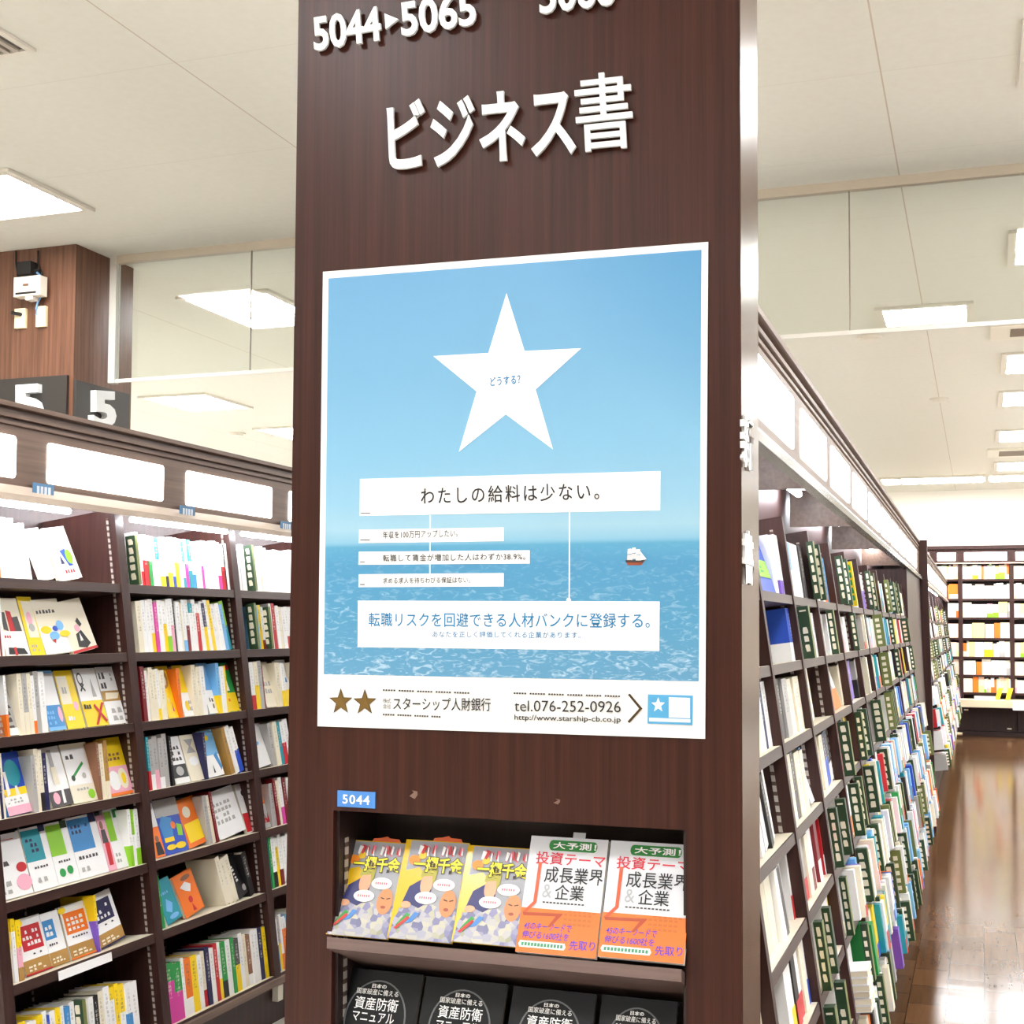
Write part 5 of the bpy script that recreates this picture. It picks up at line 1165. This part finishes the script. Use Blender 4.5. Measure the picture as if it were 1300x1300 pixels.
# ------------------------------------------------------------------ far pillar with the 5 signs and the small white box
FPX_, FPY = -4.69, 6.06
fpb = at_x(168, 420, FPX_).y
fp = thing('pillar', 'brown wood-grain pillar beyond the aisle bookcase with charcoal 5 signs', 'pillar', (-5.3, 6.4, 0), kind='structure')
q = MB(); q.box((-6.0, FPY, 0), (FPX_, fpb, CEIL - 0.001), M_PILLAR2); q.build('cladding', fp)
def board(label, lo, hi):
    t = thing('number_sign', label, 'sign', lo); q = MB(); q.box(lo, hi, M_SIGN); q.build('board', t); return t
a = at_y(85, 476, FPY - 0.02); 
s1_ = board('charcoal sign with a raised white 5 facing the viewer on the far pillar', (-5.9, FPY - 0.02, a.z - 0.75), (a.x, FPY - 0.001, a.z))
A, B, T_ = at_y(16, 536, FPY - 0.06), at_y(50, 534, FPY - 0.06), at_y(16, 489, FPY - 0.06)
q = MB(); put_text(q, '5', A, B - A, T_ - A, M_LETTER, 0.045, (0, 0.039, 0)); q.build('numeral', s1_)
b1, b2 = at_x(97, 482, FPX_ + 0.02), at_x(165, 490, FPX_ + 0.02)
s2_ = board('charcoal sign with a raised white 5 on the side of the far pillar', (FPX_ + 0.001, b1.y, b1.z - 0.75), (FPX_ + 0.02, min(b2.y, fpb - 0.01), b1.z - 0.0))
A, B, T_ = at_x(119, 543, FPX_ + 0.06), at_x(148, 544, FPX_ + 0.06), at_x(119, 495, FPX_ + 0.06)
q = MB(); put_text(q, '5', A, B - A, T_ - A, M_LETTER, 0.045, (-0.039, 0, 0)); q.build('numeral', s2_)
Yb = FPY - 0.09
p0, p1 = at_y(17, 377, Yb), at_y(51, 349, Yb)
rt = thing('wall_unit', 'small white box with cables mounted high on the far pillar', 'wall unit', (p0.x, FPY, p0.z))
q = MB(); q.box((p0.x, Yb, p0.z), (p1.x, FPY - 0.03, p1.z), M_PLASTIC); q.build('housing', rt)
w_, h_ = p1.x - p0.x, p1.z - p0.z
q = MB(); q.box((p0.x + 0.08 * w_, Yb - 0.002, p0.z + 0.1 * h_), (p0.x + 0.86 * w_, Yb + 0.001, p0.z + 0.2 * h_), M_BLACK); q.build('slot', rt)
q = MB(); q.box((p0.x + 0.36 * w_, Yb - 0.002, p0.z + 0.5 * h_), (p0.x + 0.56 * w_, Yb + 0.001, p0.z + 0.62 * h_), flat('z')); q.build('badge', rt)
c0, c1 = at_y(24, 350, FPY - 0.04), at_y(42, 332, FPY - 0.04)
q = MB(); q.box((c0.x, FPY - 0.06, c0.z), (c1.x, FPY - 0.001, c1.z), M_BLACK); q.box((c0.x - 0.02, FPY - 0.03, c0.z), (c1.x + 0.03, FPY - 0.001, c0.z + 0.03), M_BLACK); q.build('bracket', rt)
q = MB(); q.box((p0.x + 0.4 * w_, Yb + 0.01, p0.z - 0.02), (p0.x + 0.7 * w_, FPY - 0.03, p0.z), M_ALU); q.build('foot', rt)
pts = [at_y(x, y, FPY - 0.03) for x, y in ((47, 346), (53, 352), (55, 362), (53, 374), (48, 384), (46, 392), (46, 400))]
q = MB(); q.tube([tuple(p) for p in pts], 0.006, M_CABLE, 6); q.build('cable', rt)
for cx in (20, 48):
    pts = [at_y(x, y, FPY - 0.008) for x, y in ((cx, 318), (cx, 334), (cx + (2 if cx < 30 else 5), 346), (cx + (3 if cx < 30 else 7), 358))]
    q = MB(); q.tube([tuple(p) for p in pts], 0.005, M_BLACK, 6); q.build('cable', rt)
for k, (x, y, x2, y2) in enumerate(((18, 417, 32, 391), (45, 415, 58, 388))):
    a, c = at_y(x, y, FPY - 0.02), at_y(x2, y2, FPY - 0.02)
    t = thing('socket_plate', ('cream socket plate with a black plug under the white box', 'cream socket plate at the end of the blue cable')[k], 'socket', (a.x, FPY, a.z))
    q = MB(); q.box((a.x, FPY - 0.02, a.z), (c.x, FPY - 0.001, c.z), mat('socket_cream', (250, 232, 190), 0.4)); q.build('plate', t)
    if k == 0:
        q = MB(); q.tube([(a.x - 0.005, FPY - 0.035, a.z + 0.085), (a.x + 0.04, FPY - 0.035, a.z + 0.075), (a.x + 0.045, FPY - 0.012, a.z + 0.075)], 0.011, M_BLACK, 6); q.build('plug', t)
